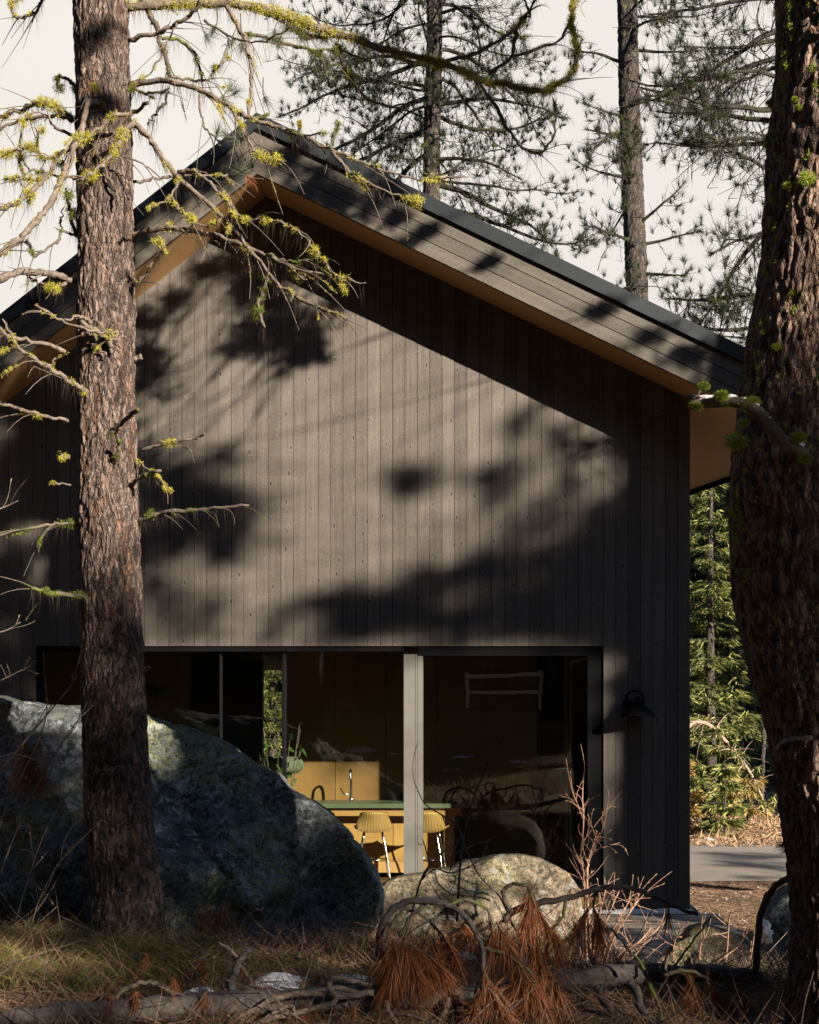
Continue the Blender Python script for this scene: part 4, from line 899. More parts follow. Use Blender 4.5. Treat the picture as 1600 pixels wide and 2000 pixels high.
for (a, b_, r_) in ((1552, 392, .04), (1505, 270, .025), (1500, 285, .025), (1476, 203, .03), (1490, 206, .03), (1590, 110, .02), (1535, 232, .015), (1497, 705, .02), (1522, 395, .02), (1540, 250, .015)):
    p = on_trunk(a, b_)+np.array([0, -.02, 0]); n = 420; dd = nrm(R.randn(n, 3)); l.needles(p+dd*r_*R.rand(n)[:, None]**.5*np.array([1.1, .8, .7]), dd+R.randn(n, 3)*.4+[0, 0, -.3], r_*.6, 0.0035)
l.build('moss', M_MOSSB, big)
m = MB()
for (a, b_) in ((1525, 1650), (1535, 1660), (1520, 1530)): tufts(m, [PX(a, b_, BD+.05)], [[-1, -.2, -.1]], 60, 0.07, 0.003, .6)
m.tube(smooth([PX(1560, 1645, BD), PX(1540, 1652, BD+.02), PX(1522, 1650, BD+.05)], 3), .004, 5); sp_ = m.build('green_spray', M_NEED, big)
m = MB(); m.tube(smooth([on_trunk(1560, 1440), PX(1535, 1445, BD-.35), PX(1515, 1463, BD-.45)], 3), np.linspace(.014, .008, 7), 6); m.build('stub', M_LIMB, big, sm=True)

# ------------------------------------------------------------------ generated pines
def grow_limb(mw, ml, T, start, dr, length, rad, rg, tuft_p=0.7, droop=0.3, lift=0.3, twig=1.0, moss=0.3, hangp=0.0, dens=9.0, mh=None):
    n = max(6, int(length/0.14)); p = np.array(start, float); d_ = np.array(dr, float); pts = [p.copy()]; st_ = length/n
    for i in range(n):
        t = i/n; d_ = d_+rg.randn(3)*0.10+np.array([0, 0, -droop*0.10*(1-1.6*t)+lift*0.09*max(0, t-.5)*2]); d_ = d_/np.linalg.norm(d_); p = p+d_*st_; pts.append(p.copy())
    pts = np.array(pts); rd = np.linspace(rad, rad*0.25, len(pts)); mw.tube(pts, rd, 6, False)
    if moss > 0 and rg.rand() < .8: lichen(ml, pts, rd, int(length*90*moss), 0.035, 0.010, 0.2)
    if mh is not None and hangp > 0: hang(mh, pts, int(length*60*hangp), 0.28, 0.006)
    nb = int(length*dens*twig)
    for j in range(nb):
        t = rg.uniform(0.12, 1.0); i = min(int(t*n), n-1); q = pts[i]+(pts[i+1]-pts[i])*rg.rand(); ax = pts[i+1]-pts[i]; ax = ax/np.linalg.norm(ax)
        sd = np.cross(ax, [0, 0, 1.0]); sd = sd/max(np.linalg.norm(sd), 1e-6)*(1 if rg.rand() < .5 else -1)
        dd = sd*rg.uniform(.3, 1)+ax*rg.uniform(.1, .9)+np.array([0, 0, rg.uniform(-.7, .5)]); dd = dd/np.linalg.norm(dd)
        ln = rg.uniform(.25, .6)*length*(1.15-t)*.8+.12; ln = min(ln, 1.0); m_ = 6; pp_ = [q]; e = dd.copy()
        cur = rg.randn(3)*0.22; up = rg.uniform(0.0, 0.30) if rg.rand() < .7 else -0.2
        for k in range(m_):
            e = e+cur*.5+np.array([0, 0, up*(k/m_)*2-0.06])+rg.randn(3)*.10; e = e/np.linalg.norm(e); pp_.append(pp_[-1]+e*ln/m_)
        pp_ = np.array(pp_); r1 = max(rad*.28*(1.1-t), .006); mw.tube(pp_, np.linspace(r1, .0045, m_+1), 4, False)
        if mh is not None and rg.rand() < hangp: hang(mh, pp_, int(ln*40), 0.16, 0.005)
        live = rg.rand() < tuft_p*(0.35+0.9*t)
        if live: T.append((pp_[-1], e))
        for k in range(int(ln*6)+1):
            i2 = rg.randint(1, m_+1); f_ = nrm(e*.5+rg.randn(3)*.8+np.array([0, 0, .25])); l2 = rg.uniform(.08, .26); c2 = rg.randn(3)*.4
            tw_ = np.array([pp_[i2]+f_*l2*s_+c2*l2*s_*s_+np.array([0, 0, .25*l2*s_*s_]) for s_ in (0, .35, .7, 1.0)]); mw.tube(tw_, [.0055, .0045, .0035, .003], 3, False)
            if live and rg.rand() < .75: T.append((tw_[-1], tw_[-1]-tw_[-2]))
    T.append((pts[-1], d_))

def pine(label, cen, rad, limbs, seed, tuft=(24, 0.16, 0.005), bark=None, need=None, group=None, nseg=40, amp=.014, limbmat=None, name='pine_tree', **kw):
    rg = np.random.RandomState(seed); t = thing(name, label, 'tree', cen[0], group)
    m = MB(); trunk_mesh(m, cen, rad, nseg, 0.05, amp, 9.0, .35, seed); tr = m.build('trunk', bark or M_BARK3, t, sm=True, attr='crack')
    mw, ml, mh, T = MB(), MB(), MB(), []
    for (st_, dr, ln, r_, kk) in limbs:
        a = dict(kw); a.update(kk); grow_limb(mw, ml, T, st_, dr, ln, r_, rg, mh=mh, **a)
    mw.build('branches', limbmat or M_LIMBD, t)
    if ml.n: ml.build('moss', M_MOSS, t)
    if mh.n: mh.build('hanging_lichen', M_HANG, t)
    if T:
        m = MB(); tufts(m, np.array([a for a, _ in T]), np.array([b_ for _, b_ in T])+[0, 0, .2], tuft[0], tuft[1], tuft[2], 1.0); m.build('crown', need or M_NEED, t)
    return t
def limbs_for(cx_px, depth, y0, y1, n, rg, lmin, lmax, side=None, slope=(-.15, .35)):
    out = []
    for i in range(n):
        py = y0+(y1-y0)*(i+rg.rand()*.9)/n; st_ = PX(cx_px(py), py, depth); a = rg.uniform(0, 2*math.pi) if side is None else (0 if side > 0 else math.pi)+rg.randn()*.5
        if side is None and rg.rand() < .6: a = (0 if rg.rand() < .5 else math.pi)+rg.randn()*.45
        dr = np.array([math.cos(a), math.sin(a), rg.uniform(*slope)]); out.append((st_, dr/np.linalg.norm(dr), rg.uniform(lmin, lmax), rg.uniform(.022, .042), {}))
    return out
rg = np.random.RandomState(21)
D1 = 27.0
c1 = lambda y: np.interp(y, [-700, 0, 200, 400, 1500], [850, 849, 846, 842, 835])
L1 = limbs_for(c1, D1, -520, 385, 48, rg, 1.9, 3.3)
L1 += [(PX(856, 360, D1), nrm(np.array([.95, -.2, -.25])), 2.6, .06, dict(droop=.1, lift=.5, tuft_p=1.0)), (PX(862, 405, D1), nrm(np.array([1, -.1, -.2])), 3.0, .05, dict(lift=.6, tuft_p=1.0)), (PX(858, 430, D1), nrm(np.array([1, -.3, -.32])), 3.3, .05, dict(lift=.7, tuft_p=1.1)), (PX(850, 470, D1), nrm(np.array([1, 0, -.2])), 3.4, .05, dict(lift=.7, tuft_p=1.1)),
       (PX(845, 250, D1), nrm(np.array([-1, -.1, -.15])), 3.4, .05, dict(droop=.8)), (PX(845, 300, D1), nrm(np.array([-1, .1, -.2])), 3.0, .05, dict(droop=.6)), (PX(845, 190, D1), nrm(np.array([-1, .1, -.05])), 3.6, .05, dict(droop=.8)), (PX(845, 120, D1), nrm(np.array([-1, -.2, -.1])), 3.2, .05, {}),
       (PX(850, 225, D1), nrm(np.array([1, -.1, -.25])), 2.3, .045, dict(droop=.9)), (PX(850, 205, D1), nrm(np.array([1, -.1, .1])), 2.6, .045, dict(droop=.9))]
pine('tall pine behind the roof right of the gable peak', [PX(835, 1560, D1), PX(838, 900, D1), PX(842, 400, D1), PX(846, 200, D1), PX(849, 0, D1), PX(850, -600, D1)], [.20, .18, .168, .165, .15, .11], L1, 31, (30, .17, .0085), moss=.5, group='pines behind the cabin', tuft_p=.58, droop=.55, dens=9.5)
D2 = 23.0
c2 = lambda y: np.interp(y, [-500, 0, 300, 600, 1600], [1218, 1225, 1234, 1244, 1262])
L2 = limbs_for(c2, D2, -420, 600, 34, rg, .8, 1.9, None, (-.2, .3))
pine('straight pine trunk patched with yellow moss behind the roof', [PX(1265, 1590, D2), PX(1250, 900, D2), PX(1244, 600, D2), PX(1234, 300, D2), PX(1225, 0, D2), PX(1215, -520, D2)], [.21, .195, .187, .178, .165, .13], L2, 33, (30, .16, .0075), moss=.5, hangp=.3, group='pines behind the cabin', tuft_p=.75, dens=7, droop=.4, lift=.6)
D3 = 17.0
c3 = lambda y: np.interp(y, [-500, 1700], [1590, 1600])
L3 = []
for (py, ln, sl, dp) in [(-60, 2.2, .1, .3), (0, 2.0, .15, .4), (45, 2.2, -.1, .2), (70, 1.9, -.25, .2), (100, 2.1, .05, .2), (130, 2.0, .1, .3), (170, 1.9, .15, .8), (210, 2.0, .0, .9), (250, 1.9, .1, .6), (290, 2.0, .25, .7), (320, 2.0, .1, .7), (350, 1.9, .0, .5), (390, 1.8, -.1, .5), (430, 1.6, -.25, .2), (560, 1.7, -.05, .3), (580, 1.8, -.2, -.1), (620, 1.7, -.1, .0), (660, 1.2, .0, .0)]:
    L3.append((PX(c3(py)-14, py, D3), nrm(np.array([-1, rg.uniform(-.45, .35), sl+rg.uniform(-.08, .08)])), ln*rg.uniform(.95, 1.1), rg.uniform(.03, .045), dict(droop=dp, lift=.3 if py < 500 else .8, hangp=.5 if py < 430 else .15, tuft_p=.55 if py < 430 else .9)))
for py in range(-300, 700, 70): L3.append((PX(c3(py)+10, py, D3), nrm(np.array([1, rg.randn()*.5, .1])), 1.8, .03, {}))
pine('pine hung with dark lichen growing behind the massive right trunk', [PX(1600, 1690, D3), PX(1595, 1000, D3), PX(1592, 300, D3), PX(1590, -500, D3)], [.17, .16, .14, .1], L3, 35, (30, .15, .006), moss=.45, group='pines behind the cabin', dens=10)

# firs and young trees beyond the driveway
def fir(label, base, H, r0, seed, need=None, lo=.08, nb=5, density=1.0, group='firs beyond the driveway', lean=(0, 0)):
    rg = np.random.RandomState(seed); base = np.array(base, float); top = base+np.array([lean[0], lean[1], H]); t = thing('fir_tree', label, 'tree', base, group)
    m = MB(); trunk_mesh(m, [base-[0, 0, .15], base*.5+top*.5+rg.randn(3)*.05*np.array([1, 1, 0]), top], [r0, r0*.6, .02], 16, .3, .008, 9, .4, seed); m.build('trunk', M_BARK3, t, sm=True, attr='crack')
    mw, mn = MB(), MB(); z = lo*H
    while z < H*.99:
        s_ = z/H; ln = (1-s_)**.8*H*.20+.2
        for k in range(nb):
            if rg.rand() < .2: continue
            a = rg.rand()*6.28; l_ = ln*rg.uniform(.35, 1.3); p0 = base+(top-base)*s_; dh = np.array([math.cos(a), math.sin(a), 0])
            pp_ = np.array([p0+dh*l_*q+np.array([0, 0, -.35*l_*q*rg.uniform(.4, 1.5)+.28*l_*q*q]) for q in np.linspace(0, 1, 6)]); mw.tube(pp_, np.linspace(.016*ln, .004, 6), 3, False)
            n = int(70*density*l_)+16; q = rg.rand(n)**.7; i = np.minimum((q*5).astype(int), 4); f_ = (q*5-i)[:, None]; b_ = pp_[i]*(1-f_)+pp_[i+1]*f_
            sd = np.cross(dh, [0, 0, 1]); w_ = (1-q)*.45*l_+.08; off = rg.uniform(-1, 1, n)*w_; b2 = b_+sd*off[:, None]+np.stack([0*q, 0*q, -.15*np.abs(off)+rg.randn(n)*.03], 1)
            dd = dh*.8+sd*np.sign(off)[:, None]*.7+rg.randn(n, 3)*.3; dd[:, 2] -= .2
            mn.blades(b2, dd, rg.uniform(.12, .24, n), .032, np.stack([0*q, 0*q, -.04+0*q], 1))
        z += rg.uniform(.16, .46)
    mw.build('branches', M_LIMBD, t); mn.build('crown', need or M_FIR, t); return t
fl_ = [(3.75, 17.5, 8.5, 'tall sunlit fir closest to the cabin corner beyond the driveway'), (5.6, 18.5, 9.5, 'sunlit fir left of the massive trunk beyond the driveway'), (4.55, 21.5, 12.0, 'fir standing between and behind the two nearest sunlit firs'), (6.9, 22.5, 12, 'tall fir half hidden by the massive right trunk'), (3.4, 24, 13, 'tall fir rising behind the cabin corner')]
for i, (x_, y_, H, l) in enumerate(fl_): fir(l, (x_, y_, gpt(x_, y_)), H, .1+.006*H, 60+i, lo=.22 if i in (0, 1) else .12)
fir('green fir seen through the back window strip', (-5.3, 21.5, gpt(-5.3, 21.5)), 9, .15, 70, lo=.02, density=1.6, group='firs behind the cabin')
fir('second fir behind the one in the back window strip', (-7.2, 25.5, gpt(-7.2, 25.5)), 10, .15, 71, lo=.02, density=1.4, group='firs behind the cabin')
fir('low young fir with broad sunlit boughs at the driveway bank', (3.15, 12.6, gpt(3.15, 12.6)), 2.3, .05, 72, lo=.03, nb=9, density=2.2)
fir('small drooping fir sapling right of the low broad one', (3.95, 14.2, gpt(3.95, 14.2)), 3.2, .05, 73, lo=.1, nb=5, density=1.4, lean=(.5, 0))
M_GOLD = m_leaf('golden_bush_leaves', [(0.12, 0.07, 0.02), (0.34, 0.23, 0.07), (0.6, 0.47, 0.2)], .35)
for i, (x_, y_, H, l, nd) in enumerate([(4.75, 12.0, 1.3, 'small bright young fir on the bank nearest the massive trunk', M_FIR), (3.45, 15.0, 2.0, 'bushy young fir behind the low broad one by the cabin corner', M_FIR), (5.3, 15.5, 2.2, 'young fir right of the bent sapling', M_FIR), (4.2, 12.9, .8, 'low golden bush on the sunlit bank', M_GOLD), (5.4, 13.2, 1.0, 'golden bush on the bank beside the massive trunk', M_GOLD), (3.1, 14.0, 1.1, 'golden bush against the cabin corner on the bank', M_GOLD), (4.6, 17.0, 1.6, 'golden leaved shrub at the foot of the forest', M_GOLD)]): fir(l, (x_, y_, gpt(x_, y_)), H, .03, 170+i, need=nd, lo=.02, nb=8, density=2.4, group='young firs and bushes on the bank')
# bent, half stripped young fir arching to the right
a0 = PX(1350, 1380, 27.5); bent = thing('bent_sapling', 'arching half bare sapling bent over towards the right beyond the driveway', 'tree', (a0[0]-.3, a0[1], gpt(a0[0], a0[1])))
m = MB(); pb = smooth([[a0[0]-.5, a0[1], gpt(a0[0], a0[1])], PX(1335, 1440, 27.5), PX(1375, 1412, 27.5), PX(1420, 1450, 27.5), PX(1460, 1500, 27.6), PX(1490, 1560, 27.7), PX(1500, 1585, 27.7)], 6); m.tube(pb, np.linspace(.05, .012, len(pb)), 6); bl = MB()
for k in range(90):
    i = R.randint(5, len(pb)); d0 = nrm(R.randn(3)+[0, 0, -.3 if R.rand() < .5 else .4]); ln_ = R.uniform(.15, .6); tw_ = np.array([pb[i]+d0*ln_*s_+np.array([0, 0, -.3*ln_*s_*s_]) for s_ in np.linspace(0, 1, 5)]); m.tube(tw_, np.linspace(.009, .003, 5), 3, False)
    if R.rand() < .5: n = 26; b_, _ = scatter_on(tw_, .01, n); bl.blades(b_, R.randn(n, 3)+[0, 0, -.4], .11, .03, np.tile([0, 0, -.03], (n, 1)))
m.build('stem', M_TWIGP, bent); bl.build('needles', M_FIR, bent)
for i, (px, dep, wpx, l) in enumerate([(1446, 34, 9, 'thin grey trunk in the dark forest left of the massive trunk'), (1487, 31, 9, 'sunlit thin trunk at the forest edge nearest the massive trunk'), (1425, 38, 5, 'very thin bare trunk deep in the dark forest'), (1408, 40, 6, 'thin bare trunk in the forest nearer the cabin corner'), (1470, 42, 6, 'thin bare trunk between two thicker ones in the forest'), (1372, 39, 5, 'slim bare trunk close beside the cabin corner in the forest')]):
    p = PX(px, 1590, dep); b_ = np.array([p[0], p[1], gpt(p[0], p[1])]); r_ = wpx/2/FPX*dep
    pine(l, [b_-[0, 0, .2], b_+[.1, 0, 4], b_+[.1, 0, 11]], [r_, r_*.8, r_*.4], [(b_+[0.05, 0, z_], nrm(np.array([R.randn(), R.randn(), -.1])), R.uniform(.4, 1.1), .015, dict(tuft_p=0.0, twig=.5)) for z_ in np.linspace(1.2, 9, 16)], 80+i, group='thin trunks in the far forest', nseg=14, name='forest_trunk')
# far forest mass (cannot be counted): many dark conifers merged, on the slope behind
fm = MB(); rg = np.random.RandomState(5)
for k in range(190):
    y_ = rg.uniform(30, 62); x_ = (rg.uniform(3.5, 16) if k < 150 else rg.uniform(-14, 4))*(y_+14.6)/60
    H = rg.uniform(8, 13); zb_ = gpt(x_, y_); n = 420; s_ = rg.rand(n)**.8; a = rg.rand(n)*6.28; rr_ = (1-s_)**.8*H*.19*rg.uniform(.3, 1, n)+.1
    b_ = np.stack([x_+np.cos(a)*rr_, y_+np.sin(a)*rr_, zb_+.1+s_*(H-.1)], 1); dd = np.stack([np.cos(a), np.sin(a), -.5+0*a], 1)+rg.randn(n, 3)*.3
    fm.blades(b_, dd, rg.uniform(.4, .9, n), .22, np.tile([0, 0, -.15], (n, 1))); fm.tube([[x_, y_, zb_-.3], [x_, y_, zb_+H]], [.14, .02], 5, False)
o = fm.build('far_forest', M_FIRD); tag(o, 'dark dense conifer forest closing the view beyond the driveway', 'forest', kind='stuff')

# needle strewn bank beyond the driveway
bkm = MB(); n = 9000; x_ = R.uniform(2.2, 10, n); y_ = 9.85+.25*np.sin(x_*2.3)+R.rand(n)**1.3*9; bkm.blades(np.stack([x_, y_, gz(x_, y_)], 1), np.stack([R.randn(n)*.8, R.randn(n)*.8, R.uniform(.1, .8, n)], 1), R.uniform(.08, .25, n), .02, R.randn(n, 3)*.04)
M_LIT2 = m_leaf('bank_needles', [(0.12, 0.065, 0.035), (0.30, 0.19, 0.11), (0.56, 0.41, 0.26)], .1)
tag(bkm.build('bank_litter', M_LIT2), 'tan needle litter and twigs on the bank beyond the driveway', 'ground cover', kind='stuff')

# ------------------------------------------------------------------ foreground: fallen pine tops, twigs, shrubs, grass
FD = 7.4; SF = FD/FPX
def limb_px(mb, pts, r0, r1, d0=0., d1=0., seg=8, wob=.003, k=5):
    n = len(pts); P3 = np.array([PX(a, b_, FD+d0+(d1-d0)*t) for (a, b_), t in zip(pts, np.linspace(0, 1, n))]); sp = smooth(P3, k); sp[1:] += R.randn(len(sp)-1, 3)*wob
    rd = np.linspace(r0, r1, len(sp))*SF*R.uniform(.9, 1.1, len(sp)); mb.tube(sp, rd, seg); return sp, rd
def rough_log(mb, pts, rads, amp, seed, nseg=40):
    P3 = np.array(pts); sp = smooth(P3, 10); n = len(sp); rd = np.interp(np.linspace(0, 1, n), np.linspace(0, 1, len(rads)), rads); m_ = MB(); m_.tube(sp, rd, nseg, True)
    v = m_.v[0]; c = np.vstack([np.repeat(sp, nseg, 0), sp[:1], sp[-1:]]); dr = nrm(v-c); f1, f2 = worley(v*np.array([10, 26, 26])+seed); e = np.clip((f2-f1)/.4, 0, 1)
    v2 = v+dr*(amp*(e-.5)+amp*1.2*fbm(v*9+seed, 3))[:, None]; mb.add(v2, tris=m_.t[0], quads=m_.q[0], uv=m_.uv[0], at=np.ones(len(v2)))
def needle_bunch(mn, mw, top, ln, spread=.28, n=420, dirx=0.0, nl=.19):
    """brown needles hanging from a drooping twig tip"""
    ln = ln*R.uniform(.7, 1.2); dirx = dirx+R.uniform(-.25, .25); spread = spread*R.uniform(.8, 1.5); n = int(n*R.uniform(.6, 1.0)); top = np.array(top, float); e = top+np.array([dirx*ln, R.randn()*.05, -ln*.62]); tw_ = smooth([top, top*.5+e*.5+np.array([.02*R.randn(), 0, 0]), e], 4); mw.tube(tw_, np.linspace(.006, .003, len(tw_)), 5, False)
    s_ = R.rand(n)**.7; i = (s_*(len(tw_)-1.01)).astype(int); b_ = tw_[i]; az = R.rand(n)*6.28; op = spread*R.uniform(.4, 2.2, n); d_ = np.stack([dirx*.6+np.cos(az)*op, np.sin(az)*op, -1.0+.5*R.rand(n)+1.2*(R.rand(n) < .10)], 1)+R.randn(n, 3)*.10; bend = np.stack([R.randn(n)*.012, R.randn(n)*.012, -R.uniform(.02, .08, n)], 1)
    mn.blades(b_, d_, nl*R.uniform(.6, 1.1, n), .0030, bend)
def star(mn, c, n, ln, dr=(0, 0, -.6), spread=.9): tufts(mn, [np.array(c)], [dr], n, ln, .0036, spread)

fl1 = thing('fallen_log', 'dark fallen log with curved bare twigs across the lower left', 'log', PX(450, 1965, 7.2))
m = MB(); rough_log(m, [PX(-120, 2003, 7.1), PX(120, 1984, 7.15), PX(280, 1974, 7.2), PX(420, 1964, 7.25), PX(560, 1957, 7.3), PX(700, 1949, 7.35), PX(860, 1948, 7.4), PX(925, 1944, 7.42)], [.05, .058, .066, .066, .068, .064, .054, .046], .011, 3); m.build('trunk', M_LOG, fl1, sm=True)
for (pts, r0, r1, d0, d1) in [([(520, 1960), (560, 1940), (610, 1938), (660, 1930), (710, 1945)], 7, 5, -.1, -.1), ([(385, 2010), (440, 1995), (490, 1975), (540, 1950), (600, 1940), (660, 1947), (730, 1938)], 6, 6, -.25, -.2), ([(470, 2010), (560, 1982), (620, 1968), (655, 1955), (648, 1935), (640, 1935)], 6, 4, -.3, -.25), ([(500, 2000), (540, 1975), (570, 1965), (575, 1985), (590, 2010)], 4, 3, -.3, -.3),
        ([(455, 1955), (452, 1920), (462, 1890), (470, 1872), (490, 1855)], 9, 5, -.05, 0), ([(470, 1880), (450, 1855), (425, 1840)], 4, 2, 0, 0), ([(228, 1960), (232, 1940), (260, 1925), (300, 1919), (330, 1935), (355, 1955)], 5, 4, -.1, -.15), ([(440, 1850), (465, 1880), (490, 1920), (470, 1945)], 3, 2, .1, .05), ([(640, 1938), (645, 1915), (665, 1910), (700, 1920), (760, 1932)], 6, 4, -.1, -.15), ([(420, 1870), (390, 1880), (350, 1890)], 2.5, 2, .3, .4),
        ([(468, 1817), (478, 1795), (495, 1780), (514, 1774)], 4, 3.5, 1.6, 1.5), ([(755, 1955), (760, 1975), (775, 2000)], 6, 5, -.2, -.25), ([(880, 1950), (868, 1985), (862, 2010)], 7, 6, -.1, -.15), ([(100, 1990), (160, 1975), (210, 1968)], 4, 3, -.1, -.1)]:
    m = MB(); limb_px(m, pts, r0, r1, d0, d1); m.build('branch', M_LIMB if r0 < 8 else M_LOG, fl1, sm=True)
mn = MB()
for (a, b_, n, ln) in [(215, 1962, 130, .17), (265, 1955, 80, .13), (390, 1893, 110, .14), (400, 1960, 50, .10), (590, 1978, 90, .12), (600, 1995, 70, .12), (340, 1925, 50, .1), (285, 1880, 60, .1), (690, 1985, 60, .1), (470, 1900, 40, .1)]: star(mn, PX(a, b_, FD-.25 if b_ > 1900 else FD+.3), n, ln, (0, -.25, -.65), .85)
mn.build('dead_needles', M_BROWN, fl1)

fl2 = thing('fallen_pine_top', 'fallen pine top with arching boughs of rusty brown needles across the lower right', 'fallen tree', PX(1200, 1910, 7.6))
m = MB(); rough_log(m, [PX(915, 1952, 7.45), PX(985, 1942, 7.5), PX(1100, 1918, 7.55), PX(1200, 1908, 7.6), PX(1320, 1902, 7.65), PX(1420, 1903, 7.7), PX(1490, 1908, 7.7)], [.062, .062, .058, .06, .05, .044, .034], .011, 9); m.tube([PX(1470, 1908, 7.68), PX(1505, 1925, 7.65), PX(1535, 1955, 7.6)], [.03, .018, .004], 7); m.build('trunk', M_LOG, fl2, sm=True)
mn, mw = MB(), MB()
for (pts, r0, r1, d0, d1) in [([(742, 1870), (744, 1820), (762, 1783), (800, 1760), (850, 1762), (882, 1770), (910, 1792), (930, 1825), (942, 1855), (944, 1900), (950, 1950)], 8, 4, -.05, -.25), ([(880, 1769), (900, 1758), (932, 1763), (955, 1786), (970, 1830)], 4, 3, -.1, -.1), ([(944, 1853), (985, 1862), (1012, 1880), (1042, 1905)], 4, 3, -.15, -.2), ([(800, 1762), (775, 1790), (760, 1820), (745, 1850)], 3, 2, -.1, -.15), ([(830, 1765), (800, 1795), (780, 1830)], 4, 3, -.1, -.15),
        ([(790, 1775), (830, 1790), (850, 1815)], 3, 2, -.05, .0), ([(984, 1797), (1005, 1780), (1040, 1767), (1110, 1755), (1165, 1737), (1200, 1733), (1245, 1737), (1300, 1762), (1345, 1782), (1362, 1785)], 8, 4, 0, .15), ([(1000, 1782), (989, 1765), (984, 1742), (995, 1730), (1015, 1727), (1033, 1732), (1042, 1760)], 5, 3.5, 0, -.05), ([(1165, 1738), (1160, 1760), (1158, 1785)], 3, 2, .1, .1), ([(1105, 1757), (1098, 1790), (1075, 1820), (1070, 1850), (1050, 1900)], 3.5, 3, .05, .0), ([(985, 1797), (960, 1830), (945, 1855)], 3, 3, 0, -.1),
        ([(1620, 1712), (1560, 1712), (1522, 1725), (1497, 1758), (1485, 1800), (1480, 1850), (1478, 1900)], 6, 7, -.2, .1), ([(1165, 1928), (1180, 1955), (1196, 1980), (1215, 2015)], 8, 7, -.05, -.25), ([(1228, 1920), (1245, 1938), (1250, 1965), (1270, 1990), (1285, 2015)], 8, 7, -.08, -.3), ([(1295, 1905), (1330, 1896), (1370, 1905), (1400, 1925), (1430, 1935)], 4, 3, -.1, -.15), ([(1300, 1895), (1305, 1870), (1310, 1850)], 3, 3, 0, .1), ([(1195, 1815), (1220, 1845), (1260, 1893)], 3, 3, .1, .0), ([(1310, 1900), (1330, 1870), (1360, 1830), (1390, 1790)], 2.5, 2, .1, .3), ([(870, 1770), (873, 1790), (876, 1806)], 3, 2, -.1, -.1), ([(1268, 1922), (1285, 1960), (1295, 2005)], 4, 3, -.05, -.2)]:
    m = MB(); limb_px(m, pts, r0, r1, d0, d1); m.build('branch', M_LIMBM if r0 < 8 else M_LOG, fl2, sm=True)
for (a, b_, ln, sp_, n, dx, d_) in [(745, 1848, .24, .22, 260, -.15, -.15), (770, 1835, .30, .30, 620, .12, -.2), (785, 1840, .34, .28, 520, .35, -.2), (800, 1845, .3, .3, 420, .5, -.18), (850, 1810, .26, .3, 300, .25, .0), (848, 1840, .22, .25, 260, .1, .0), (908, 1806, .12, .55, 170, 0, .1), (970, 1800, .22, .24, 300, .25, -.1), (955, 1790, .22, .22, 240, .0, -.1), (945, 1900, .3, .28, 560, .15, -.25), (950, 1925, .34, .26, 560, .25, -.25), (935, 1930, .3, .25, 360, -.05, -.25), (1012, 1880, .24, .3, 300, .55, -.2), (1040, 1903, .22, .28, 260, .55, -.2), (1036, 1735, .34, .24, 520, .15, -.05), (1042, 1760, .34, .26, 520, .2, -.05), (1045, 1800, .34, .22, 320, .05, -.05), (1160, 1775, .24, .3, 320, .2, .1), (1150, 1775, .2, .28, 220, -.2, .1), (1060, 1870, .3, .26, 420, .1, -.1), (1070, 1900, .28, .24, 340, .3, -.1), (1000, 1890, .3, .2, 240, .1, -.2),
        (1380, 1912, .14, .3, 150, .3, -.15), (1430, 1930, .14, .3, 140, .3, -.15), (1345, 1905, .12, .3, 90, .1, -.15), (1300, 1765, .12, .12, 50, 0, .15), (1570, 1720, .16, .1, 60, -.05, -.2), (1400, 1940, .16, .3, 120, .4, -.15)]:
    mn, mw = MB(), MB(); needle_bunch(mn, mw, PX(a, b_, FD+d_), ln, sp_, n, dx)
    tp = mw.build('twig', M_LIMBM, fl2); mn.build('dead_needles', M_BROWN, tp)

def shrub(name, label, stems, mat, budmat=None, seed=0, side=6, cat='shrub', rmin=.0022):
    """stems: (pts px, depth, r0 px)"""
    rg = np.random.RandomState(seed); p0 = PX(stems[0][0][0][0], stems[0][0][0][1], stems[0][1]); t = thing(name, label, cat, (p0[0], p0[1], gpt(p0[0], p0[1]))); mb, bd = MB(), MB()
    for (pts, dep, r0) in stems:
        n = len(pts); P3 = np.array([PX(a, b_, dep+.12*math.sin(i*1.3+seed)) for i, (a, b_) in enumerate(pts)]); sp = smooth(P3, 5); L = len(sp); rd = np.maximum(np.linspace(r0, r0*.4, L)*dep/FPX, rmin); mb.tube(sp, rd, 6); tot = np.linalg.norm(np.diff(sp, axis=0), axis=1).sum()
        for k in range(int(side*tot*2)):
            i = rg.randint(2, L); d0 = nrm(nrm(sp[i]-sp[i-1])*.7+rg.randn(3)*.6+np.array([0, 0, .25])); ln_ = rg.uniform(.05, .28); c_ = rg.randn(3)*.25; tw_ = np.array([sp[i]+d0*ln_*s_+c_*ln_*s_*s_ for s_ in np.linspace(0, 1, 5)]); mb.tube(tw_, np.linspace(max(rd[i]*.6, rmin), rmin*.8, 5), 4, False)
            if budmat: b_ = tw_[[4, 3]]; bd.needles(b_-np.diff(tw_, axis=0)[[3, 2]]*.1, np.diff(tw_, axis=0)[[3, 2]]+rg.randn(2, 3)*.02, .022, .008)
    mb.build('stems', mat, t, sm=True)
    if bd.n: bd.build('buds', budmat, t)
M_BUD = m_leaf('buds', [(.25, .16, .07), (.42, .30, .12)], .2)
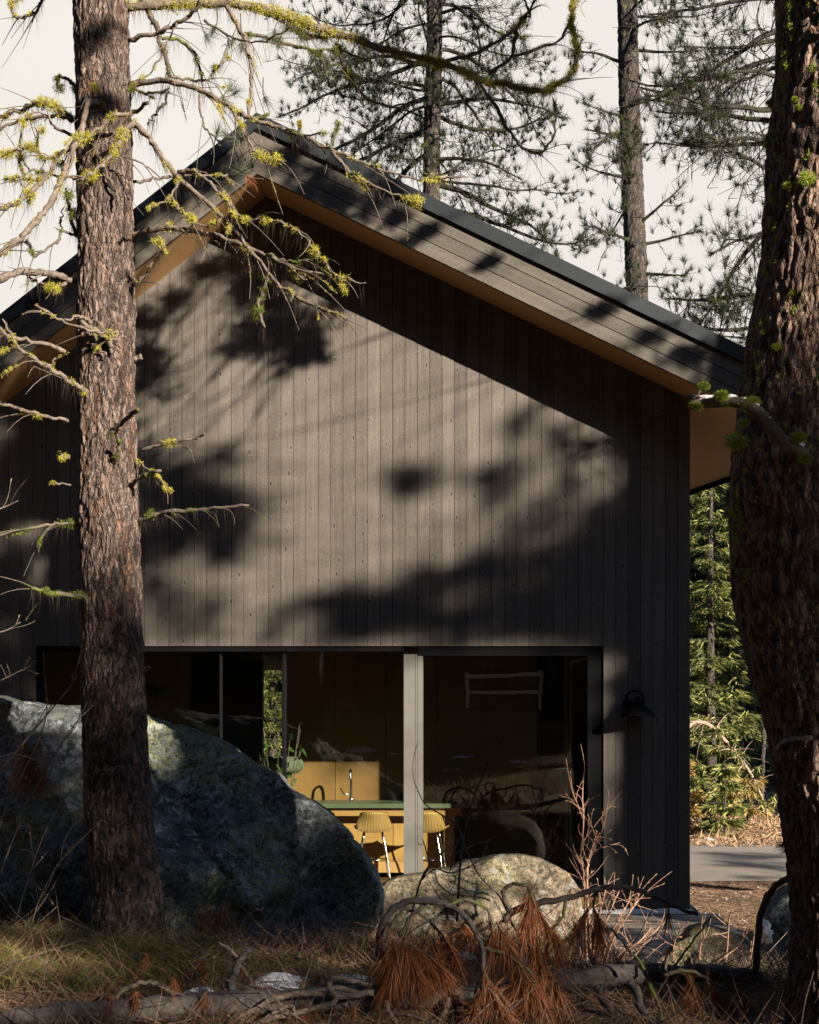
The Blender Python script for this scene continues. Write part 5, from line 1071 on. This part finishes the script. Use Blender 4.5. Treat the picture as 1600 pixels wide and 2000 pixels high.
st1 = [([(1160, 1950), (1150, 1800), (1147, 1730), (1150, 1680), (1160, 1650), (1166, 1640)], 10.3, 3.2), ([(1150, 1690), (1138, 1655), (1140, 1600), (1138, 1560), (1140, 1515)], 10.3, 2.4), ([(1152, 1675), (1168, 1640), (1180, 1610), (1188, 1565)], 10.3, 2.2), ([(1155, 1670), (1175, 1655), (1195, 1650)], 10.3, 2), ([(1138, 1600), (1128, 1570), (1120, 1555)], 10.3, 1.6), ([(1165, 1640), (1155, 1610), (1148, 1590)], 10.3, 1.5)]
for (dx, hy, bx) in [(70, 1760, 1160), (85, 1755, 1165), (55, 1740, 1155), (110, 1810, 1165), (130, 1800, 1170), (40, 1720, 1150), (95, 1840, 1165), (-25, 1735, 1140), (-40, 1780, 1130), (25, 1760, 1150), (15, 1800, 1165), (60, 1830, 1180), (120, 1870, 1180), (-10, 1690, 1148)]:
    st1.append(([(bx, 1945), (bx+dx*.35, (1900+hy)/2+15), (bx+dx*.75, hy+30), (bx+dx, hy)], 10.3+R.uniform(-.25, .25), 2.4))
shrub('bare_shrub', 'sunlit bare reddish shrub between the pale boulder and the deck', st1, M_TWIGR, M_BUD, 2, 7)
shrub('sapling', 'thin grey forked sapling standing before the pale boulder', [([(780, 1870), (800, 1800), (822, 1720), (840, 1690), (858, 1675)], 8.6, 3), ([(822, 1720), (838, 1690), (832, 1660), (826, 1640)], 8.6, 2.2), ([(845, 1690), (880, 1705), (925, 1688), (948, 1665), (950, 1645)], 8.6, 1.8), ([(840, 1690), (870, 1660), (890, 1640)], 8.6, 1.6), ([(880, 1700), (885, 1670), (895, 1640)], 8.6, 1.5), ([(822, 1720), (845, 1700), (905, 1660), (958, 1640)], 8.6, 1.5)], M_LIMB, M_BUD, 3, 3)
shrub('sapling', 'tall dark thin twig rising before the right glass pane', [([(893, 1800), (897, 1720), (905, 1640), (925, 1560), (945, 1510), (965, 1465)], 8.9, 2.6), ([(905, 1640), (890, 1610), (860, 1590), (830, 1570), (810, 1530)], 8.9, 2)], M_LOG, M_BUD, 4, 2)
shrub('sapling', 'dark leaning twig crossing the face of the pale boulder', [([(1060, 1880), (1010, 1820), (990, 1780), (975, 1750), (940, 1715), (915, 1670), (900, 1630)], 8.3, 2.4)], M_LOG, None, 5, 2)
shrub('bare_bush', 'bare thin twigs at the left edge before the huge boulder', [([(-20, 1780), (10, 1680), (60, 1560), (110, 1470), (150, 1410), (190, 1370)], 8.8, 2.2), ([(-10, 1640), (20, 1560), (60, 1480), (90, 1400), (88, 1320)], 8.7, 2.2), ([(-20, 1530), (30, 1470), (80, 1410), (130, 1350), (150, 1325)], 8.8, 2.2), ([(-20, 1340), (20, 1320), (60, 1300), (72, 1290)], 8.9, 2), ([(30, 1800), (60, 1700), (100, 1600), (170, 1500)], 8.6, 2), ([(-20, 1000), (10, 990), (35, 978)], 8.9, 1.8), ([(-20, 1240), (15, 1230), (40, 1215)], 8.9, 1.6), ([(60, 1810), (80, 1750), (120, 1680), (200, 1600)], 8.6, 1.8), ([(-20, 1480), (40, 1475), (100, 1500)], 8.8, 1.6)], M_LIMB, M_BUD, 6, 4)
shrub('bare_bush', 'short bare twigs around the sunlit tan rock', [([(1320, 1950), (1316, 1850), (1335, 1810)], 10, 2), ([(1365, 1950), (1368, 1850), (1375, 1830), (1372, 1790)], 10, 2.2), ([(1410, 1950), (1420, 1860), (1424, 1800), (1430, 1775)], 10, 2.4), ([(1345, 1950), (1350, 1870), (1300, 1840)], 10, 1.6), ([(1400, 1880), (1440, 1850), (1460, 1820)], 10, 1.8), ([(1450, 1950), (1470, 1850), (1475, 1800)], 10, 2)], M_TWIGR, M_BUD, 7, 4)

# hung clump of dead needles on the boulder at the left
hb = MB(); hw = MB()
for k in range(9): needle_bunch(hb, hw, PX(R.uniform(20, 80), R.uniform(1425, 1490), 9.75), .22, .45, 130, R.uniform(-.3, .3))
o = hw.build('dead_bough', M_LIMBM); tag(o, 'dead brown pine bough lying on the huge boulder at far left', 'branch'); hb.build('dead_needles', M_BROWN, o)
hb = MB(); hw = MB()
for k in range(8): needle_bunch(hb, hw, PX(R.uniform(385, 440), R.uniform(1765, 1800), 9.45), .2, .35, 120, R.uniform(-.4, .1))
o = hw.build('dead_bough', M_LIMBM); tag(o, 'dead brown bough slumped between left pine and small mossy rock', 'branch'); hb.build('dead_needles', M_BROWN, o)

# grass and litter
gr = MB()
def patch(n, x0, x1, y0, y1, ln, w, up=1.0):
    x_ = R.uniform(x0, x1, n); y_ = R.uniform(y0, y1, n); keep = vnoise(np.stack([x_*1.7, y_*1.7, x_*0+4], 1)) > R.uniform(-.9, .5, n); x_, y_ = x_[keep], y_[keep]; n = len(x_)
    a = R.rand(n)*6.28; dd = np.stack([np.cos(a)*.55, np.sin(a)*.55, np.full(n, up)], 1); L_ = ln*R.uniform(.4, 1.2, n)
    gr.blades(np.stack([x_, y_, gz(x_, y_)-.01], 1), dd, L_, w, np.stack([np.cos(a)*L_*.45, np.sin(a)*L_*.45, -L_*R.uniform(.1, .5, n)], 1))
patch(1500, -3.2, -1.2, -8.4, -7.3, .10, .004)
patch(10500, -3.2, -1.55, -7.0, -5.6, .24, .0045)
patch(3600, -1.7, -.4, -7.0, -5.6, .16, .004)
patch(7500, -.4, 2.2, -7.6, -4.2, .12, .004)
patch(5000, .1, 2.2, -5.2, -3.4, .2, .0045)
patch(5000, -4.5, -2.4, -6.3, -4.8, .25, .004)
patch(4000, 2.2, 6, -4, 4.2, .08, .006, .5)
g_keep = gr; gr = MB(); patch(4600, -3.3, -1.7, -7.0, -5.8, .20, .0045); patch(2500, -1.7, 2.0, -8.2, -6.2, .10, .004); M_GGRASS = m_leaf('green_grass', [(0.04, 0.075, 0.012), (0.12, 0.17, 0.03), (0.34, 0.34, 0.08)], .3)
tag(gr.build('green_grass', M_GGRASS), 'thin green grass tufts in the foreground', 'grass', kind='stuff'); gr = g_keep
tw_m = MB(); rt = np.random.RandomState(77)
for k in range(420):
    x_, y_ = rt.uniform(-3.2, 2.4), rt.uniform(-8.1, -4.8); a_ = rt.rand()*6.28; l_ = rt.uniform(.1, .5); p_ = np.array([x_, y_, gpt(x_, y_)+rt.uniform(.0, .06)]); d_ = np.array([math.cos(a_), math.sin(a_), rt.uniform(-.05, .7)]); cv = rt.randn(3)*.2
    tw_m.tube(np.array([p_+d_*l_*q+cv*l_*q*q for q in (0, .3, .6, 1.0)]), [.0042, .0036, .003, .002], 4, False)
tag(tw_m.build('dead_twigs', M_LIMB), 'grey dead twigs scattered and standing over the forest floor', 'twigs', kind='stuff')
tag(gr.build('grass', M_GRASS), 'dry yellow green grass in the foreground', 'grass', kind='stuff')
lt = MB(); n = 26000; x_ = R.uniform(-3.3, 3.2, n); y_ = R.uniform(-8.6, -3.0, n); z_ = gz(x_, y_)+R.rand(n)**2*.05; a = R.rand(n)*6.28
lt.needles(np.stack([x_, y_, z_], 1), np.stack([np.cos(a), np.sin(a), R.uniform(-.1, .45, n)], 1), R.uniform(.06, .2, n), .0042)
n = 5000; x_ = R.uniform(-3.2, 2.5, n); y_ = R.uniform(-8.2, -4.6, n); a = R.rand(n)*6.28; lt.needles(np.stack([x_, y_, gz(x_, y_)], 1), np.stack([np.cos(a)*.6, np.sin(a)*.6, R.uniform(.2, 1.0, n)], 1), R.uniform(.15, .42, n), .006)
n = 22000; x_ = R.uniform(2.0, 5.5, n); y_ = R.uniform(-3.5, 5.6, n); y_ = np.where(y_ > 4.4, 4.4+.5*R.randn(n), y_); a = R.rand(n)*6.28; lt.needles(np.stack([x_, y_, gz(x_, y_)+.005], 1), np.stack([np.cos(a), np.sin(a), R.uniform(0, .3, n)], 1), R.uniform(.05, .16, n), .006)
tag(lt.build('needle_litter', M_LITTER), 'brown pine needle litter and fine dead stems on the forest floor', 'ground cover', kind='stuff')
pb_ = MB(); v, t = ico(1); n = 700; x_ = R.uniform(2.4, 5.5, n); y_ = R.uniform(-1.5, 4.6, n)
for k in range(n): s_ = R.uniform(.005, .016); pb_.add(np.array([x_[k], y_[k], gpt(x_[k], y_[k])+s_*.3])+v*s_*R.uniform(.6, 1.2, 3), tris=t)
tag(pb_.build('gravel', M_CONC), 'scattered gravel at the driveway edge by the cabin corner', 'gravel', kind='stuff')

# ------------------------------------------------------------------ pines beside and behind the camera that dapple the scene with shade
SH = []   # (px, py on reference plane depth, depth, rx, ry metres, t metres toward the sun, fullness)
def shw(px, py, rx, ry, t, f_=1.0, dep=14.6): SH.append((PX(px, py, dep), rx/186., ry/186., t, f_))
for (a, b_) in [(412, 345), (360, 385), (300, 430), (235, 480), (165, 535), (95, 590), (25, 645), (-45, 700), (-120, 760)]: shw(a, b_-20, 46, 33, 5.5, 1.4, 13.8)
for q in [(565, 300, 22, 14), (620, 345, 32, 24), (660, 395, 26, 22), (720, 405, 36, 26), (770, 430, 20, 12), (590, 380, 18, 16), (1420, 740, 60, 36), (1350, 700, 40, 22), (1280, 660, 36, 16), (1180, 610, 20, 10), (960, 510, 18, 8), (1340, 690, 16, 8), (840, 450, 14, 6)]: shw(*q, 5.0, 1.0, 13.8)
for q in [(430, 525, 30, 18), (490, 560, 40, 34), (500, 610, 56, 46), (540, 660, 54, 42), (590, 650, 38, 28), (570, 700, 40, 20), (610, 690, 22, 18), (400, 530, 24, 12), (470, 680, 24, 18), (330, 590, 30, 14), (300, 630, 40, 16), (285, 745, 44, 46), (280, 690, 24, 18), (230, 640, 40, 40)]: shw(*q, 5.0, 1.2)
for b_ in range(800, 1260, 75): shw(40, b_, 75, 55, 10, 1.2); shw(200, b_-20, 34, 44, 10, .55)
for b_ in (700, 760): shw(30, b_, 70, 45, 10, 1.2); shw(150, b_+10, 50, 40, 10, 1.)
for q in [(330, 960, 50, 36), (390, 985, 50, 40), (430, 1010, 34, 34), (320, 1060, 80, 40), (420, 1070, 44, 30), (430, 905, 24, 30), (330, 1010, 60, 40), (270, 900, 30, 50), (300, 1130, 40, 24)]: shw(*q, 15, 1.0)
for q in [(785, 950, 36, 38), (780, 945, 24, 28), (1000, 840, 26, 40), (1010, 960, 42, 52), (955, 930, 22, 20), (1085, 855, 30, 22), (1115, 930, 30, 50), (1180, 1010, 30, 40), (1245, 930, 46, 66), (1300, 1010, 56, 80), (1235, 1060, 50, 50), (1060, 1010, 24, 24)]: shw(*q, 17, .9)
for q in [(660, 1165, 36, 22), (700, 1185, 64, 42), (780, 1170, 50, 40), (850, 1150, 56, 42), (930, 1120, 60, 44), (1000, 1160, 64, 50), (1090, 1130, 66, 60), (1180, 1160, 76, 76), (1290, 1150, 74, 90), (930, 1200, 40, 26), (1060, 1210, 60, 30), (720, 1240, 40, 20), (1190, 1090, 60, 50)]: shw(*q, 19, 1.1)
for q in [(1290, 1300, 60, 50), (1330, 1400, 36, 60), (1250, 1440, 46, 36), (1200, 1560, 36, 40), (1310, 1560, 60, 70), (1250, 1660, 80, 60), (1330, 1700, 40, 60), (1210, 1740, 60, 50), (1300, 1470, 50, 40), (1200, 1350, 30, 30), (1200, 1640, 40, 40), (1240, 1250, 60, 40), (1340, 1250, 30, 60)]: shw(*q, 20, .95)
for q in [(850, 1195, 66, 40), (950, 1195, 70, 40), (1050, 1195, 70, 44), (1150, 1215, 70, 50), (1250, 1215, 70, 60), (1100, 1070, 50, 40), (1190, 1010, 44, 44), (1320, 1180, 50, 80), (700, 1225, 70, 32), (1000, 1060, 40, 22)]: shw(*q, 19, .8)
for q in [(110, 820, 40, 50), (110, 900, 40, 50), (120, 1180, 40, 50), (110, 1000, 30, 40), (560, 320, 24, 14), (700, 380, 40, 24), (640, 380, 26, 20), (800, 470, 24, 10)]: shw(*q, 9, 1.0, 14.6 if q[1] > 500 else 13.8)
shw(1240, 1380, 60, 46, 20, 1.2); shw(1215, 1300, 40, 36, 20, .7)
for q in [(340, 960, 60, 50), (400, 1000, 50, 50), (300, 1060, 50, 50), (400, 1070, 40, 30), (290, 960, 40, 60)]: shw(*q, 14, .9)
for q in [(560, 1195, 40, 26), (640, 1180, 50, 30), (520, 1235, 40, 16)]: shw(*q, 18, .5)
for q in [(880, 1230, 60, 26), (1000, 1235, 70, 24), (1120, 1235, 70, 26), (1240, 1225, 70, 30), (1330, 1230, 40, 40), (760, 1215, 50, 36), (1140, 1100, 60, 40), (960, 1100, 50, 36)]: shw(*q, 18, 1.0)
for b_ in (1300, 1380, 1450): shw(30, b_, 60, 50, 10, 1.2)
shw(1250, 1372, 56, 44, 9, 1.6); shw(1262, 1350, 40, 36, 12, 1.4); shw(1225, 1400, 40, 40, 11, 1.2)
for q in [(330, 1190, 60, 40), (430, 1170, 50, 30), (290, 1240, 40, 24), (400, 1235, 50, 20)]: shw(*q, 17, .55)
# shade over the foreground and the big boulder
def shp(px, py, dep, rx, ry, t, f_=1.0): SH.append((PX(px, py, dep), rx, ry, t, f_))
for (a, b_) in [(30, 1450), (120, 1480), (330, 1480), (420, 1540), (500, 1600), (600, 1660), (680, 1720), (60, 1600), (200, 1620), (330, 1650), (420, 1720), (520, 1780), (620, 1810), (90, 1720), (240, 1760), (380, 1800), (700, 1800), (760, 1800), (780, 1740), (850, 1730)]: shp(a, b_, 10.4, .42, .36, 17, .42)
for b_ in (1150, 1220, 1300, 1380, 1460, 1540, 1620, 1700, 1780): shp(215, b_, 9.0, .28, .27, 17, .3)
for b_ in (60, 190, 215): shp(190, b_, 9.0, .16, .06, 6, .6)
for b_ in (-60, 180, 420): shp(1480, b_, 6.7, .14, .18, 8, .6)
for b_ in (240, 700): shp(1560, b_, 6.68, .14, .1, 8, .5)
for b_ in (1150, 1450): shp(1500, b_, 6.75, .1, .14, 8, .5)
gr_ = np.random.RandomState(44)
for X_ in np.arange(-10.2, 8, .56):
    for Z_ in np.arange(-4.7, -.3, .44):
        x_, z_ = X_+gr_.uniform(-.12, .12), Z_+gr_.uniform(-.1, .1)
        if -4.2 < x_ < -1.4 and -2.8 < z_ < -.75: continue
        if -9.7 < x_ < -8.7 and -3.2 < z_ < -2.5: continue
        if gr_.rand() < .13: continue
        if -6.1 < x_ < -4.8 and z_ > -2.2: continue
        if -7.0 < x_ < -5.0 and z_ > -1.1: continue
        if -10.2 < x_ < -4.2 and z_ < -2.2: SH.append((np.array([x_, 0, z_]), .40, .32, gr_.uniform(17, 25), .27 if x_ > -8 else .42)); continue
        SH.append((np.array([x_, 0, z_]), .40, .32, gr_.uniform(10, 18), .32 if (-8.4 < x_ < -6.9) else .7))
for (a, b_, rx, ry) in [(1400, 1662, .5, .1), (1470, 1672, .6, .12), (1390, 1688, .5, .08), (1450, 1695, .5, .12), (1500, 1710, .4, .1), (1380, 1720, .25, .06), (1430, 1735, .3, .06), (1480, 1660, .4, .06)]: SH.append((np.array([(a-PPX)/FPX*23, 4.5+(1720-b_)*.06, -.25]), rx, ry, 14, .9))
casters = [  # base x, y, height, radius, label
    (4.3, -9.2, 17, .20, 'tall pine out of frame right of the massive trunk'), (9.5, -8.2, 19, .24, 'broad pine out of frame to the right of the deck'), (16.15, -15.0, 22, .28, 'large pine out of frame in line with the camera on the right'),
    (19.8, -19.0, 26, .30, 'tallest pine out of frame on the right slope'), (4.6, -16.5, 20, .25, 'pine out of frame just behind the camera on the right'), (22.9, -21.5, 26, .30, 'far pine out of frame on the right slope')]
def in_view(p, mar=.25):
    d_ = p[1]-CY
    if d_ < .2: return False
    px = PPX+p[0]/d_*FPX; py = PPY-(p[2]-EYE)/d_*FPX; e = mar/d_*FPX; return -e < px < 1600+e and -e < py < 2000+e
rg = np.random.RandomState(12); per = [[] for _ in casters]
for (P0, rx, ry, t, f_) in SH:
    c = P0+SUN*t
    while in_view(c, max(rx, ry)+.25) and t < 25: t += .5; c = P0+SUN*t
    if in_view(c, max(rx, ry)+.2): continue
    b_ = [np.hypot(c[0]-x_, c[1]-y_)+(0 if c[2] < H else 9) for (x_, y_, H, r_, l) in casters]
    for i_ in np.argsort(b_):
        x_, y_, H, r_, l = casters[i_]; zt = max(c[2]-.25*np.hypot(c[0]-x_, c[1]-y_), 1.0)
        if not any(in_view(np.array([x_, y_, zt])*(1-q)+c*q+np.array([0, 0, -.03*b_[i_]*(1-abs(2*q-1))]), .25) for q in np.linspace(0, 1, 14)): per[int(i_)].append((c, rx, ry, f_)); break
for (x_, y_, H, r_, l), cl in zip(casters, per):
    zb_ = gpt(x_, y_); t = thing('pine_tree', l, 'tree', (x_, y_, zb_), 'pines beside and behind the camera'); m = MB(); trunk_mesh(m, [[x_, y_, zb_-.2], [x_+.1, y_, zb_+H*.5], [x_, y_, zb_+H]], [r_, r_*.75, .05], 24, .2, .02, 9, .35, 4); m.build('trunk', M_BARK3, t, sm=True, attr='crack')
    mw, mn = MB(), MB()
    for (c, rx, ry, f_) in cl:
        zt = min(max(c[2]-.25*np.hypot(c[0]-x_, c[1]-y_)+rg.uniform(-.3, 2.2), zb_+1.0), zb_+H*.97); a_ = np.array([x_, y_, zt]); L_ = np.linalg.norm(c-a_)
        pth = smooth([a_, a_*.5+c*.5+np.array([rg.uniform(0, .1)*L_, -rg.uniform(0, .1)*L_, rg.uniform(-.08, .08)*L_])+rg.randn(3)*.08, c], 5); mw.tube(pth, np.linspace(min(.012, .004+.002*L_), .004, len(pth)), 5, False)
        n = int(900*f_*max(rx*ry, .02)/.05); n = min(n, 5200)
        nl_ = 9; lc = rg.randn(nl_, 3)*np.array([rx, rx, ry])*.52; ax = nrm(lc+rg.randn(nl_, 3)*.1+np.array([0, 0, -.05])); wl = rg.randint(0, nl_, n); u = nrm(rg.randn(n, 3)); rr_ = rg.rand(n)[:, None]**.5
        pos = c+lc[wl]+u*rr_*(.40*min(rx, ry))+ax[wl]*(rg.randn(n)*.38*max(rx, ry))[:, None]*np.array([1, 1, ry/rx if ry < rx else 1])
        mn.needles(pos, rg.randn(n, 3)+u, rg.uniform(.06, .13, n), .018)
        for k in range(5): q = c+rg.randn(3)*np.array([rx, rx, ry])*.5; mw.tube([pth[-3], q], [.006, .003], 3, False)
    if mw.n: mw.build('branches', M_LIMBD, t)
    if mn.n: mn.build('crown', M_NEED, t)

# behind the camera: trunks on the slope and a white rail fence, mirrored in the glass
for i, (x_, y_, H, l) in enumerate([(-4.5, -19, 16, 'pine behind the camera on the left slope'), (-1.6, -27, 18, 'pine behind the camera near the white fence'), (2.4, -28.5, 18, 'pine behind the camera in front of the white fence'), (4.6, -26, 17, 'pine behind the camera at the right end of the fence'), (-8, -24, 17, 'far left pine behind the camera'), (-11, -17, 17, 'leftmost pine behind the camera')]):
    zb_ = gpt(x_, y_); r2 = np.random.RandomState(90+i); lim = [(np.array([x_, y_, zb_+z_]), nrm(np.array([r2.randn(), r2.randn(), r2.uniform(-.3, .2)])), r2.uniform(1.2, 2.6), .035, dict(twig=.45)) for z_ in np.linspace(3.2, H*.97, 22)]
    pine(l, [np.array([x_, y_, zb_-.2]), np.array([x_+.1, y_, zb_+H*.5]), np.array([x_, y_, zb_+H])], [.34, .26, .04], lim, 90+i, (16, .24, .014), group='pines beside and behind the camera', nseg=20, moss=0)
bf = MB(); rg = np.random.RandomState(15)  # unseen forest added to cut sky light, left open toward the sun
for k in range(520):
    if k < 340: x_, y_ = rg.uniform(-75, 75), rg.uniform(-75, -33)
    else: x_, y_ = rg.uniform(19, 45)*(-1 if rg.rand() < .6 else 1), rg.uniform(-33, 2)
    if -17 < (x_+.95*y_)/1.379 < 20: continue
    H = rg.uniform(22, 32); zb_ = gpt(x_, y_); n = 330; s_ = rg.rand(n)**.8; a = rg.rand(n)*6.28; rr_ = (1-s_)**.8*H*.2*rg.uniform(.3, 1, n)+.2
    b_ = np.stack([x_+np.cos(a)*rr_, y_+np.sin(a)*rr_, zb_+2+s_*(H-2)], 1); bf.blades(b_, np.stack([np.cos(a), np.sin(a), -.5+0*a], 1)+rg.randn(n, 3)*.3, rg.uniform(1.0, 1.9, n), .8, np.tile([0, 0, -.3], (n, 1))); bf.tube([[x_, y_, zb_-.3], [x_, y_, zb_+H]], [.25, .03], 5, False)
o = bf.build('shade_forest', M_FIRD); tag(o, 'unseen dense dark forest added around the camera to block sky light', 'forest', kind='stuff')
fe = thing('rail_fence', 'white two rail fence on the slope behind the camera', 'fence', (3.3, -31.0, gpt(3.3, -31.0)))
fx_ = np.arange(-.3, 7.2, 2.4)
for x_ in fx_:
    m = MB(); z_ = gpt(x_, -31.0); m.box((x_-.06, -31.06, z_-.1), (x_+.06, -30.94, z_+1.25), axis=2); m.build('post', M_WHITE, fe)
for a, b_ in zip(fx_[:-1], fx_[1:]):
    for h_ in (.5, 1.05):
        m = MB(); za_, zb_ = gpt(a, -31.0)+h_, gpt(b_, -31.0)+h_; m.prism([(a+.06, za_), (b_-.06, zb_), (b_-.06, zb_+.12), (a+.06, za_+.12)], -31.02, -30.98); m.build('rail', M_WHITE, fe)
hg = MB(); n = 9000; x_ = R.uniform(-9, 10, n); y_ = R.uniform(-26, -15.5, n); hg.blades(np.stack([x_, y_, gz(x_, y_)], 1), np.stack([R.randn(n)*.6, R.randn(n)*.6, np.ones(n)], 1), R.uniform(.15, .4, n), .012, R.randn(n, 3)*.08); tag(hg.build('slope_grass', M_GRASS), 'dry grass on the slope behind the camera', 'grass', kind='stuff')
for i in range(10):
    m = MB(); blob_mesh(m, (R.uniform(-5, 6), R.uniform(-23, -16.5), None), R.uniform(.3, .8), R.uniform(.2, .4), .06, seed=100+i); tag(m.build('snow_patch', M_SNOW, sm=True), 'snow patch on the grassy slope behind the camera', 'snow', 'snow patches behind the camera')
